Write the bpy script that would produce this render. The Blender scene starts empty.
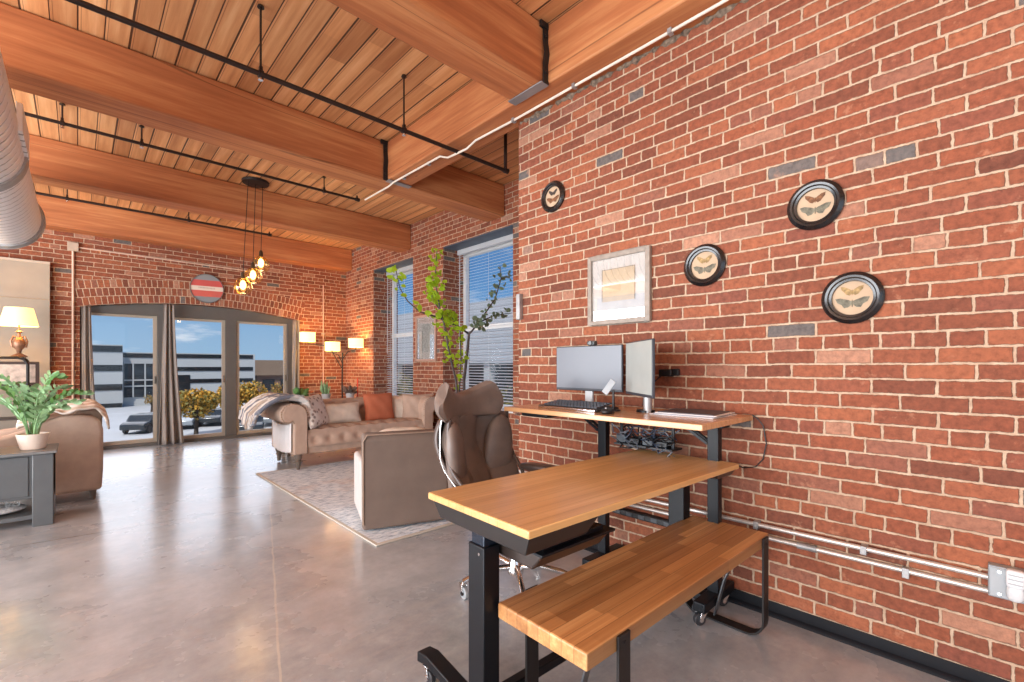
import bpy, bmesh, math, random
from mathutils import Vector, Matrix
random.seed(7)
S = bpy.context.scene
COL = S.collection
PI = math.pi

# ------------------------------------------------------------------ camera
FPX, PSI, HY, CX, H = 461.78, 0.7525, 366.96, 510.18, 1.248
cam = bpy.data.cameras.new('camera'); cam_o = bpy.data.objects.new('camera', cam); COL.objects.link(cam_o)
cam.sensor_width = 36.0; cam.lens = FPX / 1024 * 36.0
cam.shift_x = (512 - CX) / 1024; cam.shift_y = (HY - 341) / 1024
cam.clip_start = 0.05; cam.clip_end = 800
cam_o.location = (0, 0, H); cam_o.rotation_euler = (PI / 2, 0, -PSI)
S.camera = cam_o
S.view_settings.view_transform = 'Standard'
try: S.view_settings.look = 'None'
except Exception: pass
S.view_settings.gamma = 1; S.view_settings.use_curve_mapping = False
S.view_settings.exposure = 0.0

# ------------------------------------------------------------------ node helpers
class NT:
    def __init__(s, tree): s.t = tree; s.n = tree.nodes; s.l = tree.links
    def node(s, typ, **kw):
        n = s.n.new(typ)
        for k, v in kw.items(): setattr(n, k, v)
        return n
    def link(s, a, b): s.l.new(a, b)
    def setin(s, sock, v):
        if hasattr(v, 'links') or isinstance(v, bpy.types.NodeSocket): s.link(v, sock)
        else: sock.default_value = v
    def m(s, op, a, b=None, c=None, clamp=False):
        n = s.node('ShaderNodeMath', operation=op); n.use_clamp = clamp
        s.setin(n.inputs[0], a)
        if b is not None: s.setin(n.inputs[1], b)
        if c is not None: s.setin(n.inputs[2], c)
        return n.outputs[0]
    def xyz(s, x, y, z=0.0):
        n = s.node('ShaderNodeCombineXYZ')
        for i, v in enumerate((x, y, z)): s.setin(n.inputs[i], v)
        return n.outputs[0]
    def sep(s, v):
        n = s.node('ShaderNodeSeparateXYZ'); s.link(v, n.inputs[0]); return n.outputs
    def noise(s, vec, scale, detail=3, rough=.55, out=0):
        n = s.node('ShaderNodeTexNoise'); s.link(vec, n.inputs['Vector'])
        n.inputs['Scale'].default_value = scale; n.inputs['Detail'].default_value = detail
        n.inputs['Roughness'].default_value = rough
        return n.outputs[out]
    def white(s, vec, out=0):
        n = s.node('ShaderNodeTexWhiteNoise', noise_dimensions='3D'); s.link(vec, n.inputs['Vector']); return n.outputs[out]
    def ramp(s, fac, stops, interp='LINEAR'):
        n = s.node('ShaderNodeValToRGB'); s.link(fac, n.inputs[0]); cr = n.color_ramp; cr.interpolation = interp
        while len(cr.elements) < len(stops): cr.elements.new(0.5)
        for e, (p, c) in zip(cr.elements, stops): e.position = p; e.color = (*c, 1) if len(c) == 3 else c
        return n.outputs[0]
    def mix(s, fac, a, b, typ='MIX'):
        n = s.node('ShaderNodeMix', data_type='RGBA', blend_type=typ); n.clamp_factor = True
        s.setin(n.inputs[0], fac)
        for i, v in ((6, a), (7, b)):
            if isinstance(v, tuple): n.inputs[i].default_value = (*v, 1) if len(v) == 3 else v
            else: s.link(v, n.inputs[i])
        return n.outputs[2]
    def smooth(s, v, a, b):
        n = s.node('ShaderNodeMapRange', interpolation_type='SMOOTHSTEP'); s.setin(n.inputs[0], v)
        n.inputs[1].default_value = a; n.inputs[2].default_value = b
        return n.outputs[0]
    def bump(s, h, strength=.3, dist=.01):
        n = s.node('ShaderNodeBump'); s.link(h, n.inputs['Height'])
        n.inputs['Strength'].default_value = strength; n.inputs['Distance'].default_value = dist
        return n.outputs[0]

def srgb(r, g, b):
    f = lambda c: (c / 255 / 12.92) if c / 255 <= .04045 else ((c / 255 + .055) / 1.055) ** 2.4
    return (f(r), f(g), f(b))

def base_mat(name):
    m = bpy.data.materials.new(name); m.use_nodes = True
    T = NT(m.node_tree); b = m.node_tree.nodes['Principled BSDF']
    return m, T, b

MATS = {}
def plain(name, col, rough=.5, metal=0., var=.08, scale=8., bump=0., emit=0., ecol=None, coat=0., spec=None):
    """solid colour with a faint procedural mottling"""
    if name in MATS: return MATS[name]
    m, T, b = base_mat(name)
    tc = T.node('ShaderNodeTexCoord').outputs['Object']
    n = T.noise(tc, scale, 4)
    lo = tuple(max(0, c * (1 - var * 1.5)) for c in col); hi = tuple(min(1, c * (1 + var * 1.5)) for c in col)
    T.link(T.ramp(n, [(.3, lo), (.7, hi)]), b.inputs['Base Color'])
    b.inputs['Roughness'].default_value = rough; b.inputs['Metallic'].default_value = metal
    if coat: b.inputs['Coat Weight'].default_value = coat; b.inputs['Coat Roughness'].default_value = .15
    if spec is not None: b.inputs['Specular IOR Level'].default_value = spec
    if bump:
        T.link(T.bump(T.noise(tc, scale * 12, 3), bump, .004), b.inputs['Normal'])
    if emit:
        b.inputs['Emission Color'].default_value = (*(ecol or col), 1); b.inputs['Emission Strength'].default_value = emit
    MATS[name] = m
    return m

# ------------------------------------------------------------------ world: blue sky with soft clouds
w = bpy.data.worlds.new('sky'); S.world = w; w.use_nodes = True
T = NT(w.node_tree); bg = w.node_tree.nodes['Background']
d = T.node('ShaderNodeTexCoord').outputs['Generated']
sx, sy, sz = T.sep(d)
grad = T.ramp(T.smooth(sz, -.02, .55), [(0, srgb(150, 184, 214)), (.25, srgb(96, 150, 204)), (1, srgb(52, 104, 172))])
cv = T.xyz(T.m('DIVIDE', sx, T.m('ADD', T.m('ABSOLUTE', sz), .18)), T.m('DIVIDE', sy, T.m('ADD', T.m('ABSOLUTE', sz), .18)), T.m('MULTIPLY', sz, 5.))
cl = T.smooth(T.noise(cv, 1.3, 6, .58), .56, .74)
sky = T.mix(T.m('MULTIPLY', cl, .75), grad, (.92, .93, .96))
T.link(sky, bg.inputs['Color']); bg.inputs['Strength'].default_value = 1.05

# ------------------------------------------------------------------ light
def area(name, loc, rot, sx, sy, power, col=(1, 1, 1), spread=PI):
    l = bpy.data.lights.new(name, 'AREA'); l.shape = 'RECTANGLE'; l.size = sx; l.size_y = sy
    l.energy = power; l.color = col; l.spread = spread
    o = bpy.data.objects.new(name, l); COL.objects.link(o); o.location = loc; o.rotation_euler = rot
    return o
L_SIDE, L_REAR, SUN = 980, 40, 3.8
# added fill lamps inside the unseen left and rear walls, imitating window daylight
area('side_fill_lamp', (-4.4, 3.0, 1.45), (0, -PI / 2 - .38, 0), 2.7, 9.5, L_SIDE, (.95, .97, 1.0))
area('rear_fill_lamp', (-1.2, -3.93, 1.7), (PI / 2, 0, 0), 5.0, 2.4, L_REAR, (.95, .97, 1.0))
sl = bpy.data.lights.new('sun', 'SUN'); sl.energy = SUN; sl.angle = math.radians(3); sl.color = (1, .96, .9)
so = bpy.data.objects.new('sun', sl); COL.objects.link(so)
so.rotation_euler = (math.radians(34), 0, math.radians(-40))
# added second sun lamp, very soft, brightening the floor inside the arched doors
s2 = bpy.data.lights.new('door_fill_sun', 'SUN'); s2.energy = 1.9; s2.angle = math.radians(75); s2.color = (1, .98, .96)
s2o = bpy.data.objects.new('door_fill_sun', s2); COL.objects.link(s2o); s2o.rotation_euler = (math.radians(-48), 0, 0)
def lamp_light(name, loc, power, col=(1, .62, .28), r=.05):
    l = bpy.data.lights.new(name, 'POINT'); l.energy = power; l.color = col; l.shadow_soft_size = r
    o = bpy.data.objects.new(name, l); COL.objects.link(o); o.location = loc
    return o

# ------------------------------------------------------------------ materials
def brick_mat(name, uv=False, L=.2125, HH=.0663, headers=True, z0=.068, u0=0., tint=1.0, joint=.0052):
    m, T, b = base_mat(name)
    if uv:
        c = T.node('ShaderNodeTexCoord').outputs['UV']; u, v, _ = T.sep(c)
        pos = T.xyz(u, v, 0.)
    else:
        g = T.node('ShaderNodeNewGeometry'); x, y, z = T.sep(g.outputs['Position'])
        nx, ny, nz = T.sep(g.outputs['True Normal'])
        fx = T.m('GREATER_THAN', T.m('ABSOLUTE', nx), .5)
        u = T.m('ADD', T.m('MULTIPLY', y, fx), T.m('MULTIPLY', x, T.m('SUBTRACT', 1., fx))); v = z
        pos = g.outputs['Position']
    w1 = T.m('MULTIPLY', T.m('SUBTRACT', T.noise(pos, 2.2, 2), .5), .016)
    w2 = T.m('MULTIPLY', T.m('SUBTRACT', T.noise(pos, 17., 3), .5), .011)
    w3 = T.m('MULTIPLY', T.m('SUBTRACT', T.noise(pos, 55., 3), .5), .009)
    uu = T.m('ADD', T.m('ADD', u, u0), w2)
    vv = T.m('ADD', T.m('ADD', v, -z0), T.m('ADD', w1 if not uv else 0., T.m('MULTIPLY', w2, .7)))
    vr = T.m('DIVIDE', vv, HH); row = T.m('FLOOR', vr); fv = T.m('SUBTRACT', vr, row)
    if headers:
        r6 = T.m('SUBTRACT', T.m('FLOORED_MODULO', row, 6.), 1.)
        hd = T.m('LESS_THAN', T.m('ABSOLUTE', r6), .5)
        Lr = T.m('SUBTRACT', L, T.m('MULTIPLY', hd, L * .5))
    else: Lr = L
    rr = T.white(T.xyz(row, 3.7, 1.3))
    ur = T.m('ADD', T.m('DIVIDE', uu, Lr), T.m('ADD', T.m('MULTIPLY', row, .5), T.m('MULTIPLY', rr, .22)))
    col = T.m('FLOOR', ur); fu = T.m('SUBTRACT', ur, col)
    du = T.m('MULTIPLY', T.m('MINIMUM', fu, T.m('SUBTRACT', 1., fu)), Lr)
    dv = T.m('MULTIPLY', T.m('MINIMUM', fv, T.m('SUBTRACT', 1., fv)), HH)
    dd = T.m('ADD', T.m('SMOOTH_MIN', du, dv, .006), w3)
    mask = T.smooth(dd, joint - .002, joint + .0018)
    rid = T.white(T.xyz(col, row, .5)); rid2 = T.white(T.xyz(col, row, 7.5))
    t = tint
    bc = T.ramp(rid, [(0, srgb(118, 72, 57)), (.22, srgb(152, 88, 63)), (.45, srgb(134, 79, 60)), (.68, srgb(162, 99, 71)),
                      (.86, srgb(132, 78, 63)), (.976, srgb(178, 132, 108)), (.984, srgb(104, 100, 98)), (1, srgb(112, 104, 100))], 'LINEAR')
    mott = T.ramp(T.noise(pos, 38., 5, .65), [(.25, (.62, .60, .60)), (.5, (.98, .98, .98)), (.75, (1.32, 1.26, 1.2))])
    bc = T.mix(1., bc, mott, 'MULTIPLY')
    big = T.ramp(T.noise(pos, 1.1, 3), [(.3, (.86, .84, .85)), (.7, (1.1, 1.08, 1.06))])
    bc = T.mix(1., bc, big, 'MULTIPLY')
    blot = T.smooth(T.noise(pos, 11., 5, .7), .6, .7)
    bc = T.mix(T.m('MULTIPLY', blot, .32), bc, srgb(206, 150, 118))
    mc = T.ramp(T.noise(pos, 25., 4), [(.3, srgb(176, 146, 122)), (.7, srgb(208, 182, 156))])
    fin = T.mix(mask, mc, bc)
    T.link(fin, b.inputs['Base Color'])
    b.inputs['Roughness'].default_value = .82; b.inputs['Specular IOR Level'].default_value = .25
    h = T.m('ADD', T.m('MULTIPLY', mask, 1.), T.m('MULTIPLY', T.noise(pos, 45., 4), .35))
    h = T.m('ADD', h, T.m('MULTIPLY', rid2, .15))
    T.link(T.bump(h, .85, .008), b.inputs['Normal'])
    return m
BRICK = brick_mat('red_brick'); BRICK_FAR = BRICK
BRICK_ARCH = brick_mat('soldier_brick', uv=True, L=.068, HH=.122, headers=False, z0=0, joint=.0055)

def wood_mat(name, lo, mid, hi, axis=0, scale=1., rough=.5, grain=14., stave=None, stave_len=.5, contrast=1., coat=0., knots=False, obj=True, stave_axis=None):
    m, T, b = base_mat(name)
    c = T.node('ShaderNodeTexCoord').outputs['Object' if obj else 'Generated']
    x = list(T.sep(c)[:3])
    sc = [grain * scale] * 3; sc[axis] = .55 * scale
    v = T.xyz(*[T.m('MULTIPLY', x[i], sc[i]) for i in range(3)])
    n = T.noise(v, 1., 6, .62)
    sc2 = [grain * 5 * scale] * 3; sc2[axis] = 1.6 * scale
    n2 = T.noise(T.xyz(*[T.m('MULTIPLY', x[i], sc2[i]) for i in range(3)]), 1., 3)
    f = T.m('ADD', T.m('MULTIPLY', n, .75), T.m('MULTIPLY', n2, .3))
    colr = T.ramp(f, [(.3, lo), (.52, mid), (.72, hi)])
    if stave:
        oa = stave_axis if stave_axis is not None else (1 if axis == 0 else 0)
        r = T.m('DIVIDE', x[oa], stave); row = T.m('FLOOR', r); fr = T.m('SUBTRACT', r, row)
        la = T.m('ADD', T.m('DIVIDE', x[axis], stave_len), T.m('MULTIPLY', T.white(T.xyz(row, 1.1, 2.2)), 3.))
        ci = T.m('FLOOR', la)
        rid = T.white(T.xyz(row, ci, 4.4))
        k = .5 * contrast
        tone = T.ramp(rid, [(0, (1 - k * .62, 1 - k * .72, 1 - k * .8)), (.5, (1, 1, 1)), (1, (1 + k * .35, 1 + k * .38, 1 + k * .4))])
        colr = T.mix(1., colr, tone, 'MULTIPLY')
        line = T.m('LESS_THAN', T.m('MINIMUM', fr, T.m('SUBTRACT', 1., fr)), .02 if contrast < .8 else .032)
        colr = T.mix(T.m('MULTIPLY', line, .5), colr, tuple(q * .3 for q in lo))
    if knots:
        vo = T.node('ShaderNodeTexVoronoi'); vs = [2.6] * 3; vs[axis] = 1.1
        T.link(T.xyz(*[T.m('MULTIPLY', x[i], vs[i]) for i in range(3)]), vo.inputs['Vector']); vo.inputs['Scale'].default_value = 1.3
        k = T.m('SUBTRACT', 1., T.smooth(vo.outputs['Distance'], .01, .045))
        colr = T.mix(T.m('MULTIPLY', k, .55), colr, tuple(q * .22 for q in lo))
        # long drying checks
        sc3 = [2.4] * 3; sc3[axis] = .07
        ck = T.noise(T.xyz(*[T.m('MULTIPLY', x[i], sc3[i]) for i in range(3)]), 1., 2)
        ckm = T.m('SUBTRACT', 1., T.smooth(T.m('ABSOLUTE', T.m('SUBTRACT', ck, .5)), .0012, .004))
        colr = T.mix(T.m('MULTIPLY', ckm, .5), colr, tuple(q * .2 for q in lo))
    T.link(colr, b.inputs['Base Color'])
    b.inputs['Roughness'].default_value = rough
    if coat: b.inputs['Coat Weight'].default_value = coat; b.inputs['Coat Roughness'].default_value = .22
    T.link(T.bump(f, .12, .004), b.inputs['Normal'])
    return m
BEAM = {a: wood_mat('timber_beam_' + 'xyz'[a], srgb(146, 84, 52), srgb(184, 114, 70), srgb(214, 152, 100), a, 1., .6, 7., knots=True) for a in (0, 1)}
PLANK = None
def plank_mat():
    m, T, b = base_mat('ceiling_planks')
    c = T.node('ShaderNodeNewGeometry').outputs['Position']; x, y, z = T.sep(c)
    W_ = .137
    r = T.m('DIVIDE', x, W_); row = T.m('FLOOR', r); fr = T.m('SUBTRACT', r, row)
    v = T.xyz(T.m('ADD', T.m('MULTIPLY', x, 16.), T.m('MULTIPLY', row, 3.3)), T.m('MULTIPLY', y, .8), row)
    f = T.noise(v, 1., 6, .6)
    colr = T.ramp(f, [(.3, srgb(194, 132, 84)), (.52, srgb(218, 160, 108)), (.72, srgb(236, 188, 138))])
    la = T.m('FLOOR', T.m('ADD', T.m('DIVIDE', y, 2.6), T.m('MULTIPLY', T.white(T.xyz(row, 2., 1.)), 4.)))
    tone = T.ramp(T.white(T.xyz(row, la, 9.)), [(0, (.74, .66, .62)), (.5, (1, 1, 1)), (1, (1.12, 1.12, 1.12))])
    colr = T.mix(1., colr, tone, 'MULTIPLY')
    e = T.m('MULTIPLY', T.m('MINIMUM', fr, T.m('SUBTRACT', 1., fr)), W_)
    wide = T.m('MULTIPLY', T.white(T.xyz(T.m('ROUND', r), 5., 5.)), .0042)
    line = T.m('SUBTRACT', 1., T.smooth(T.m('SUBTRACT', e, wide), .0012, .0035))
    mid = T.m('SUBTRACT', 1., T.smooth(T.m('MULTIPLY', T.m('ABSOLUTE', T.m('SUBTRACT', fr, .12)), W_), .0008, .0026))
    colr = T.mix(T.m('MULTIPLY', mid, .65), colr, srgb(90, 40, 22))
    colr = T.mix(T.m('MULTIPLY', line, .9), colr, srgb(38, 16, 10))
    T.link(colr, b.inputs['Base Color']); b.inputs['Roughness'].default_value = .55
    T.link(T.bump(T.m('SUBTRACT', 1., line), .6, .006), b.inputs['Normal'])
    return m
PLANK = plank_mat()

def floor_mat():
    m, T, b = base_mat('polished_concrete')
    c = T.node('ShaderNodeNewGeometry').outputs['Position']; x, y, z = T.sep(c)
    n1 = T.noise(c, .9, 6, .6); n2 = T.noise(c, 5., 6, .7); n3 = T.noise(c, 22., 4, .7)
    f = T.m('ADD', T.m('ADD', T.m('MULTIPLY', n1, .5), T.m('MULTIPLY', n2, .38)), T.m('MULTIPLY', n3, .14))
    colr = T.ramp(f, [(.36, srgb(138, 143, 148)), (.5, srgb(166, 171, 176)), (.64, srgb(194, 198, 202))])
    # trowel swirls
    sw = T.noise(T.xyz(T.m('MULTIPLY', x, 1.5), T.m('MULTIPLY', y, 7.), 0.), 1.4, 5, .65)
    colr = T.mix(T.m('MULTIPLY', T.smooth(sw, .45, .78), .25), colr, srgb(206, 198, 190))
    wob = T.m('MULTIPLY', T.m('SUBTRACT', T.noise(c, 3., 3), .5), .03)
    def line(d, wdt): return T.m('SUBTRACT', 1., T.smooth(T.m('ABSOLUTE', d), wdt * .4, wdt))
    j1 = line(T.m('SUBTRACT', T.m('ADD', y, T.m('MULTIPLY', x, .09)), 4.67), .010)
    d2 = T.m('ADD', T.m('SUBTRACT', x, T.m('ADD', .063, T.m('MULTIPLY', y, .2665))), wob)
    j2 = T.m('MULTIPLY', line(d2, .007), T.m('LESS_THAN', y, 4.75))
    colr = T.mix(T.m('MULTIPLY', j1, .55), colr, srgb(92, 84, 78))
    colr = T.mix(T.m('MULTIPLY', j2, .4), colr, srgb(226, 216, 200))
    T.link(colr, b.inputs['Base Color'])
    T.link(T.m('ADD', .16, T.m('MULTIPLY', n1, .24)), b.inputs['Roughness'])
    b.inputs['Specular IOR Level'].default_value = .62
    b.inputs['Coat Weight'].default_value = .8; b.inputs['Coat Roughness'].default_value = .17
    T.link(T.bump(n2, .03, .01), b.inputs['Normal'])
    return m
FLOOR = floor_mat()

def glass_mat(name='window_glass', refl=.05, tint=(1, 1, 1), rough=.0):
    if name in MATS: return MATS[name]
    m = bpy.data.materials.new(name); m.use_nodes = True; T = NT(m.node_tree); T.n.clear()
    o = T.node('ShaderNodeOutputMaterial'); tr = T.node('ShaderNodeBsdfTransparent'); gl = T.node('ShaderNodeBsdfGlossy')
    tr.inputs[0].default_value = (*tint, 1); gl.inputs['Roughness'].default_value = rough
    lw = T.node('ShaderNodeLayerWeight'); lw.inputs[0].default_value = .35
    mx = T.node('ShaderNodeMixShader'); T.link(T.m('ADD', T.m('MULTIPLY', lw.outputs['Fresnel'], refl), refl * .25, clamp=True), mx.inputs[0])
    T.link(tr.outputs[0], mx.inputs[1]); T.link(gl.outputs[0], mx.inputs[2]); T.link(mx.outputs[0], o.inputs[0])
    MATS[name] = m
    return m
GLASS = glass_mat()

TABLE_WOOD = wood_mat('oak_table_top', srgb(204, 152, 92), srgb(222, 176, 114), srgb(236, 198, 142), 0, 1., .28, 18., stave=.045, stave_len=.7, contrast=.3, coat=.35)
BENCH_WOOD = wood_mat('acacia_bench_top', srgb(156, 106, 62), srgb(192, 138, 86), srgb(220, 174, 118), 0, 1., .38, 20., stave=.0465, stave_len=.42, contrast=1., coat=.15)
DESK_WOOD = wood_mat('oak_desk_top', srgb(198, 142, 96), srgb(216, 166, 118), srgb(234, 192, 146), 1, 1., .24, 18., stave=.05, stave_len=.7, contrast=.3, coat=.4, stave_axis=0)
BLACK = plain('black_powder_coat', srgb(12, 16, 22), .4, .0, .06, 30, spec=.3)
BLACK_IRON = plain('black_iron', srgb(38, 36, 36), .5, .3, .1, 20)
DARK_PLASTIC = plain('black_plastic', srgb(26, 27, 30), .45)
CHROME = plain('chrome', (.78, .79, .8), .16, 1., .03)
STEEL = plain('galvanized_steel', (.42, .42, .42), .5, .6, .12, 14)
CONDUIT = plain('silver_conduit', (.66, .62, .58), .4, .6, .06)
WHITE_PL = plain('white_plastic', srgb(226, 228, 230), .35)
LEATHER = plain('brown_leather', srgb(118, 104, 96), .42, 0, .1, 10, bump=.12)
LEATHER_D = plain('dark_brown_shell', srgb(84, 70, 64), .35, 0, .08, 10)
TAUPE = plain('taupe_fabric', srgb(118, 102, 92), .85, 0, .06, 6, bump=.15)
SOFA_M = plain('beige_velvet', srgb(186, 160, 142), .7, 0, .07, 9, bump=.15)
CREAM = plain('cream_fabric', srgb(222, 208, 192), .85, 0, .06, 12, bump=.2)
LEG_WOOD = plain('grey_turned_wood', srgb(110, 98, 88), .45, 0, .1)
FRAME_GREY = plain('bronze_grey_frame', srgb(98, 95, 91), .5, .1, .04)
WHITE_PAINT = plain('white_paint', srgb(232, 230, 226), .5, 0, .02)
DRYWALL = plain('white_drywall', srgb(228, 222, 212), .8, 0, .02)

# ------------------------------------------------------------------ mesh builder
def ring_boxes(m, x0, x1, y0, y1, z0, z1, e):
    m.box(x0, x1, y0, y0 + e, z0, z1).box(x0, x1, y1 - e, y1, z0, z1)
    m.box(x0, x1, y0 + e, y1 - e, z0, z0 + e).box(x0, x1, y0 + e, y1 - e, z1 - e, z1)
    return m
class MB:
    def __init__(s): s.v = []; s.f = []; s.uv = None; s.mi = []; s.cur = 0
    def _add(s, vs, fs):
        o = len(s.v); s.v += [tuple(p) for p in vs]; s.f += [tuple(i + o for i in f) for f in fs]; s.mi += [s.cur] * len(fs)
        return s
    def box(s, x0, x1, y0, y1, z0, z1, M=None):
        vs = [Vector((x, y, z)) for x in (x0, x1) for y in (y0, y1) for z in (z0, z1)]
        if M is not None: vs = [M @ p for p in vs]
        return s._add(vs, [(0, 1, 3, 2), (4, 6, 7, 5), (0, 4, 5, 1), (2, 3, 7, 6), (0, 2, 6, 4), (1, 5, 7, 3)])
    def prism(s, poly, axis, a, b, M=None):
        """extrude a 2d polygon along axis between a and b"""
        def P(u, v, w):
            return Vector({0: (w, u, v), 1: (u, w, v), 2: (u, v, w)}[axis])
        n = len(poly); vs = [P(u, v, a) for u, v in poly] + [P(u, v, b) for u, v in poly]
        if M is not None: vs = [M @ p for p in vs]
        fs = [tuple(range(n - 1, -1, -1)), tuple(range(n, 2 * n))] + [(i, (i + 1) % n, n + (i + 1) % n, n + i) for i in range(n)]
        return s._add(vs, fs)
    def cyl(s, p0, p1, r0, r1=None, n=16, cap=True):
        r1 = r0 if r1 is None else r1
        p0, p1 = Vector(p0), Vector(p1); d = (p1 - p0)
        if d.length < 1e-9: return s
        q = d.normalized().to_track_quat('Z', 'Y').to_matrix()
        ring = lambda p, r: [p + q @ Vector((r * math.cos(2 * PI * i / n), r * math.sin(2 * PI * i / n), 0)) for i in range(n)]
        fs = [(i, (i + 1) % n, n + (i + 1) % n, n + i) for i in range(n)]
        if cap: fs += [tuple(range(n - 1, -1, -1)), tuple(range(n, 2 * n))]
        return s._add(ring(p0, r0) + ring(p1, r1), fs)
    def tube(s, pts, r, n=8, cap=True, flat=None):
        """sweep along pts; r number or list; flat=(w,t) sweeps a rectangle, width along the given up vector"""
        pts = [Vector(p) for p in pts]; m = len(pts); rs = r if isinstance(r, (list, tuple)) else [r] * m
        vs = []; up = None
        for i, p in enumerate(pts):
            t = (pts[min(i + 1, m - 1)] - pts[max(i - 1, 0)])
            t = t.normalized() if t.length > 1e-9 else Vector((0, 0, 1))
            if up is None:
                up = Vector((0, 0, 1)) if abs(t.z) < .9 else Vector((1, 0, 0))
                if flat: up = Vector(flat[2])
            if flat: a = Vector(flat[2]).normalized(); b_ = t.cross(a).normalized()
            else:
                a = (up - t * up.dot(t)).normalized(); up = a; b_ = t.cross(a)
            if flat:
                W_, T_ = flat[0] / 2, flat[1] / 2
                vs += [p + a * W_ + b_ * T_, p - a * W_ + b_ * T_, p - a * W_ - b_ * T_, p + a * W_ - b_ * T_]
            else: vs += [p + (a * math.cos(2 * PI * k / n) + b_ * math.sin(2 * PI * k / n)) * rs[i] for k in range(n)]
        if flat: n = 4
        fs = [(i * n + k, i * n + (k + 1) % n, (i + 1) * n + (k + 1) % n, (i + 1) * n + k) for i in range(m - 1) for k in range(n)]
        if cap: fs += [tuple(range(n - 1, -1, -1)), tuple(range((m - 1) * n, m * n))]
        return s._add(vs, fs)
    def lathe(s, prof, c=(0, 0, 0), n=24, M=None, close=False):
        """prof: (r, z) list"""
        c = Vector(c); vs = []
        for r, z in prof: vs += [c + Vector((r * math.cos(2 * PI * k / n), r * math.sin(2 * PI * k / n), z)) for k in range(n)]
        if M is not None: vs = [M @ p for p in vs]
        m = len(prof)
        fs = [(i * n + k, i * n + (k + 1) % n, (i + 1) * n + (k + 1) % n, (i + 1) * n + k) for i in range(m - 1) for k in range(n)]
        if close: fs += [((m - 1) * n + k, (m - 1) * n + (k + 1) % n, (k + 1) % n, k) for k in range(n)]
        else:
            if prof[0][0] > 1e-6: fs.append(tuple(range(n - 1, -1, -1)))
            if prof[-1][0] > 1e-6: fs.append(tuple(range((m - 1) * n, m * n)))
        return s._add(vs, fs)
    def surf(s, fn, nu, nv, closeu=False):
        vs = [fn(i / nu, j / nv) for i in range(nu + (0 if closeu else 1)) for j in range(nv + 1)]
        R = nv + 1; N = nu if closeu else nu + 1
        fs = [(i * R + j, ((i + 1) % N) * R + j, ((i + 1) % N) * R + j + 1, i * R + j + 1) for i in range(nu) for j in range(nv)]
        return s._add(vs, fs)
    def ell(s, c, rx, ry, rz, p=2.0, n=20, M=None):
        """super-ellipsoid: p=2 ball, larger is boxier"""
        c = Vector(c); e = 2 / p; vs = []
        pw = lambda t: math.copysign(abs(t) ** e, t)
        m = max(6, n // 2)
        for i in range(m + 1):
            a = -PI / 2 + PI * i / m
            for k in range(n):
                b_ = 2 * PI * k / n
                q = Vector((rx * pw(math.cos(a)) * pw(math.cos(b_)), ry * pw(math.cos(a)) * pw(math.sin(b_)), rz * pw(math.sin(a))))
                vs.append((M @ q if M is not None else q) + c)
        fs = [(i * n + k, i * n + (k + 1) % n, (i + 1) * n + (k + 1) % n, (i + 1) * n + k) for i in range(m) for k in range(n)]
        return s._add(vs, fs)
    def build(s, name, mat, parent=None, bevel=0, seg=2, smooth=True, solid=0, sub=0, loc=None, rotz=0):
        me = bpy.data.meshes.new(name); me.from_pydata(s.v, [], s.f)
        for mm in (mat if isinstance(mat, (list, tuple)) else [mat]): me.materials.append(mm)
        for p, i in zip(me.polygons, s.mi): p.material_index = i
        bm = bmesh.new(); bm.from_mesh(me)
        bmesh.ops.remove_doubles(bm, verts=bm.verts, dist=1e-6)
        bmesh.ops.recalc_face_normals(bm, faces=bm.faces); bm.to_mesh(me); bm.free()
        if smooth:
            me.shade_smooth()
            try: me.set_sharp_from_angle(angle=math.radians(38))
            except Exception: pass
        o = bpy.data.objects.new(name, me); COL.objects.link(o)
        if parent is not None: o.parent = parent
        if loc is not None: o.location = loc
        o.rotation_euler.z = rotz
        if solid:
            md = o.modifiers.new('solid', 'SOLIDIFY'); md.thickness = solid; md.offset = 0
        if bevel:
            md = o.modifiers.new('bevel', 'BEVEL'); md.width = bevel; md.segments = seg; md.limit_method = 'ANGLE'; md.angle_limit = math.radians(40)
            md.harden_normals = False
        if sub:
            md = o.modifiers.new('sub', 'SUBSURF'); md.levels = sub; md.render_levels = sub
        return o
def B(*a, **k): return MB().box(*a, **k)
def tag(o, label, cat, group=None):
    o['label'] = label; o['category'] = cat
    if group: o['group'] = group
    return o
def thing(name, label, cat, loc=(0, 0, 0), rotz=0, group=None):
    o = bpy.data.objects.new(name, None); COL.objects.link(o); o.empty_display_size = .1
    o.location = loc; o.rotation_euler.z = rotz
    return tag(o, label, cat, group)
def struct(o): o['kind'] = 'structure'; return o
def rot(ax, deg): return Matrix.Rotation(math.radians(deg), 4, ax)
def trn(x, y, z): return Matrix.Translation((x, y, z))
def ray(px, py):
    l = (px - CX) / FPX; c, s_ = math.cos(PSI), math.sin(PSI)
    return Vector((s_ + l * c, c - l * s_, -(py - HY) / FPX))
def at_y(px, py, Y): r = ray(px, py); return Vector((0, 0, H)) + r * (Y / r.y)
def at_x(px, py, X): r = ray(px, py); return Vector((0, 0, H)) + r * (X / r.x)

# ------------------------------------------------------------------ the room
W, W2, YF, ZB, ZC = 2.554, 3.99, 9.165, 3.175, 3.58
struct(B(-5.3, 4.6, -4.3, 9.42, -.2, 0).build('floor', FLOOR, smooth=False))
struct(B(-5.3, 4.6, -4.3, 9.6, ZC, ZC + .1).build('ceiling', PLANK, smooth=False))
struct(B(W, W + .32, -4.3, 2.628, 0, ZB + .0).box(W + .046, W + .32, -4.3, 2.628, ZB, ZC).build('wall_right', BRICK, smooth=False))
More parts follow.
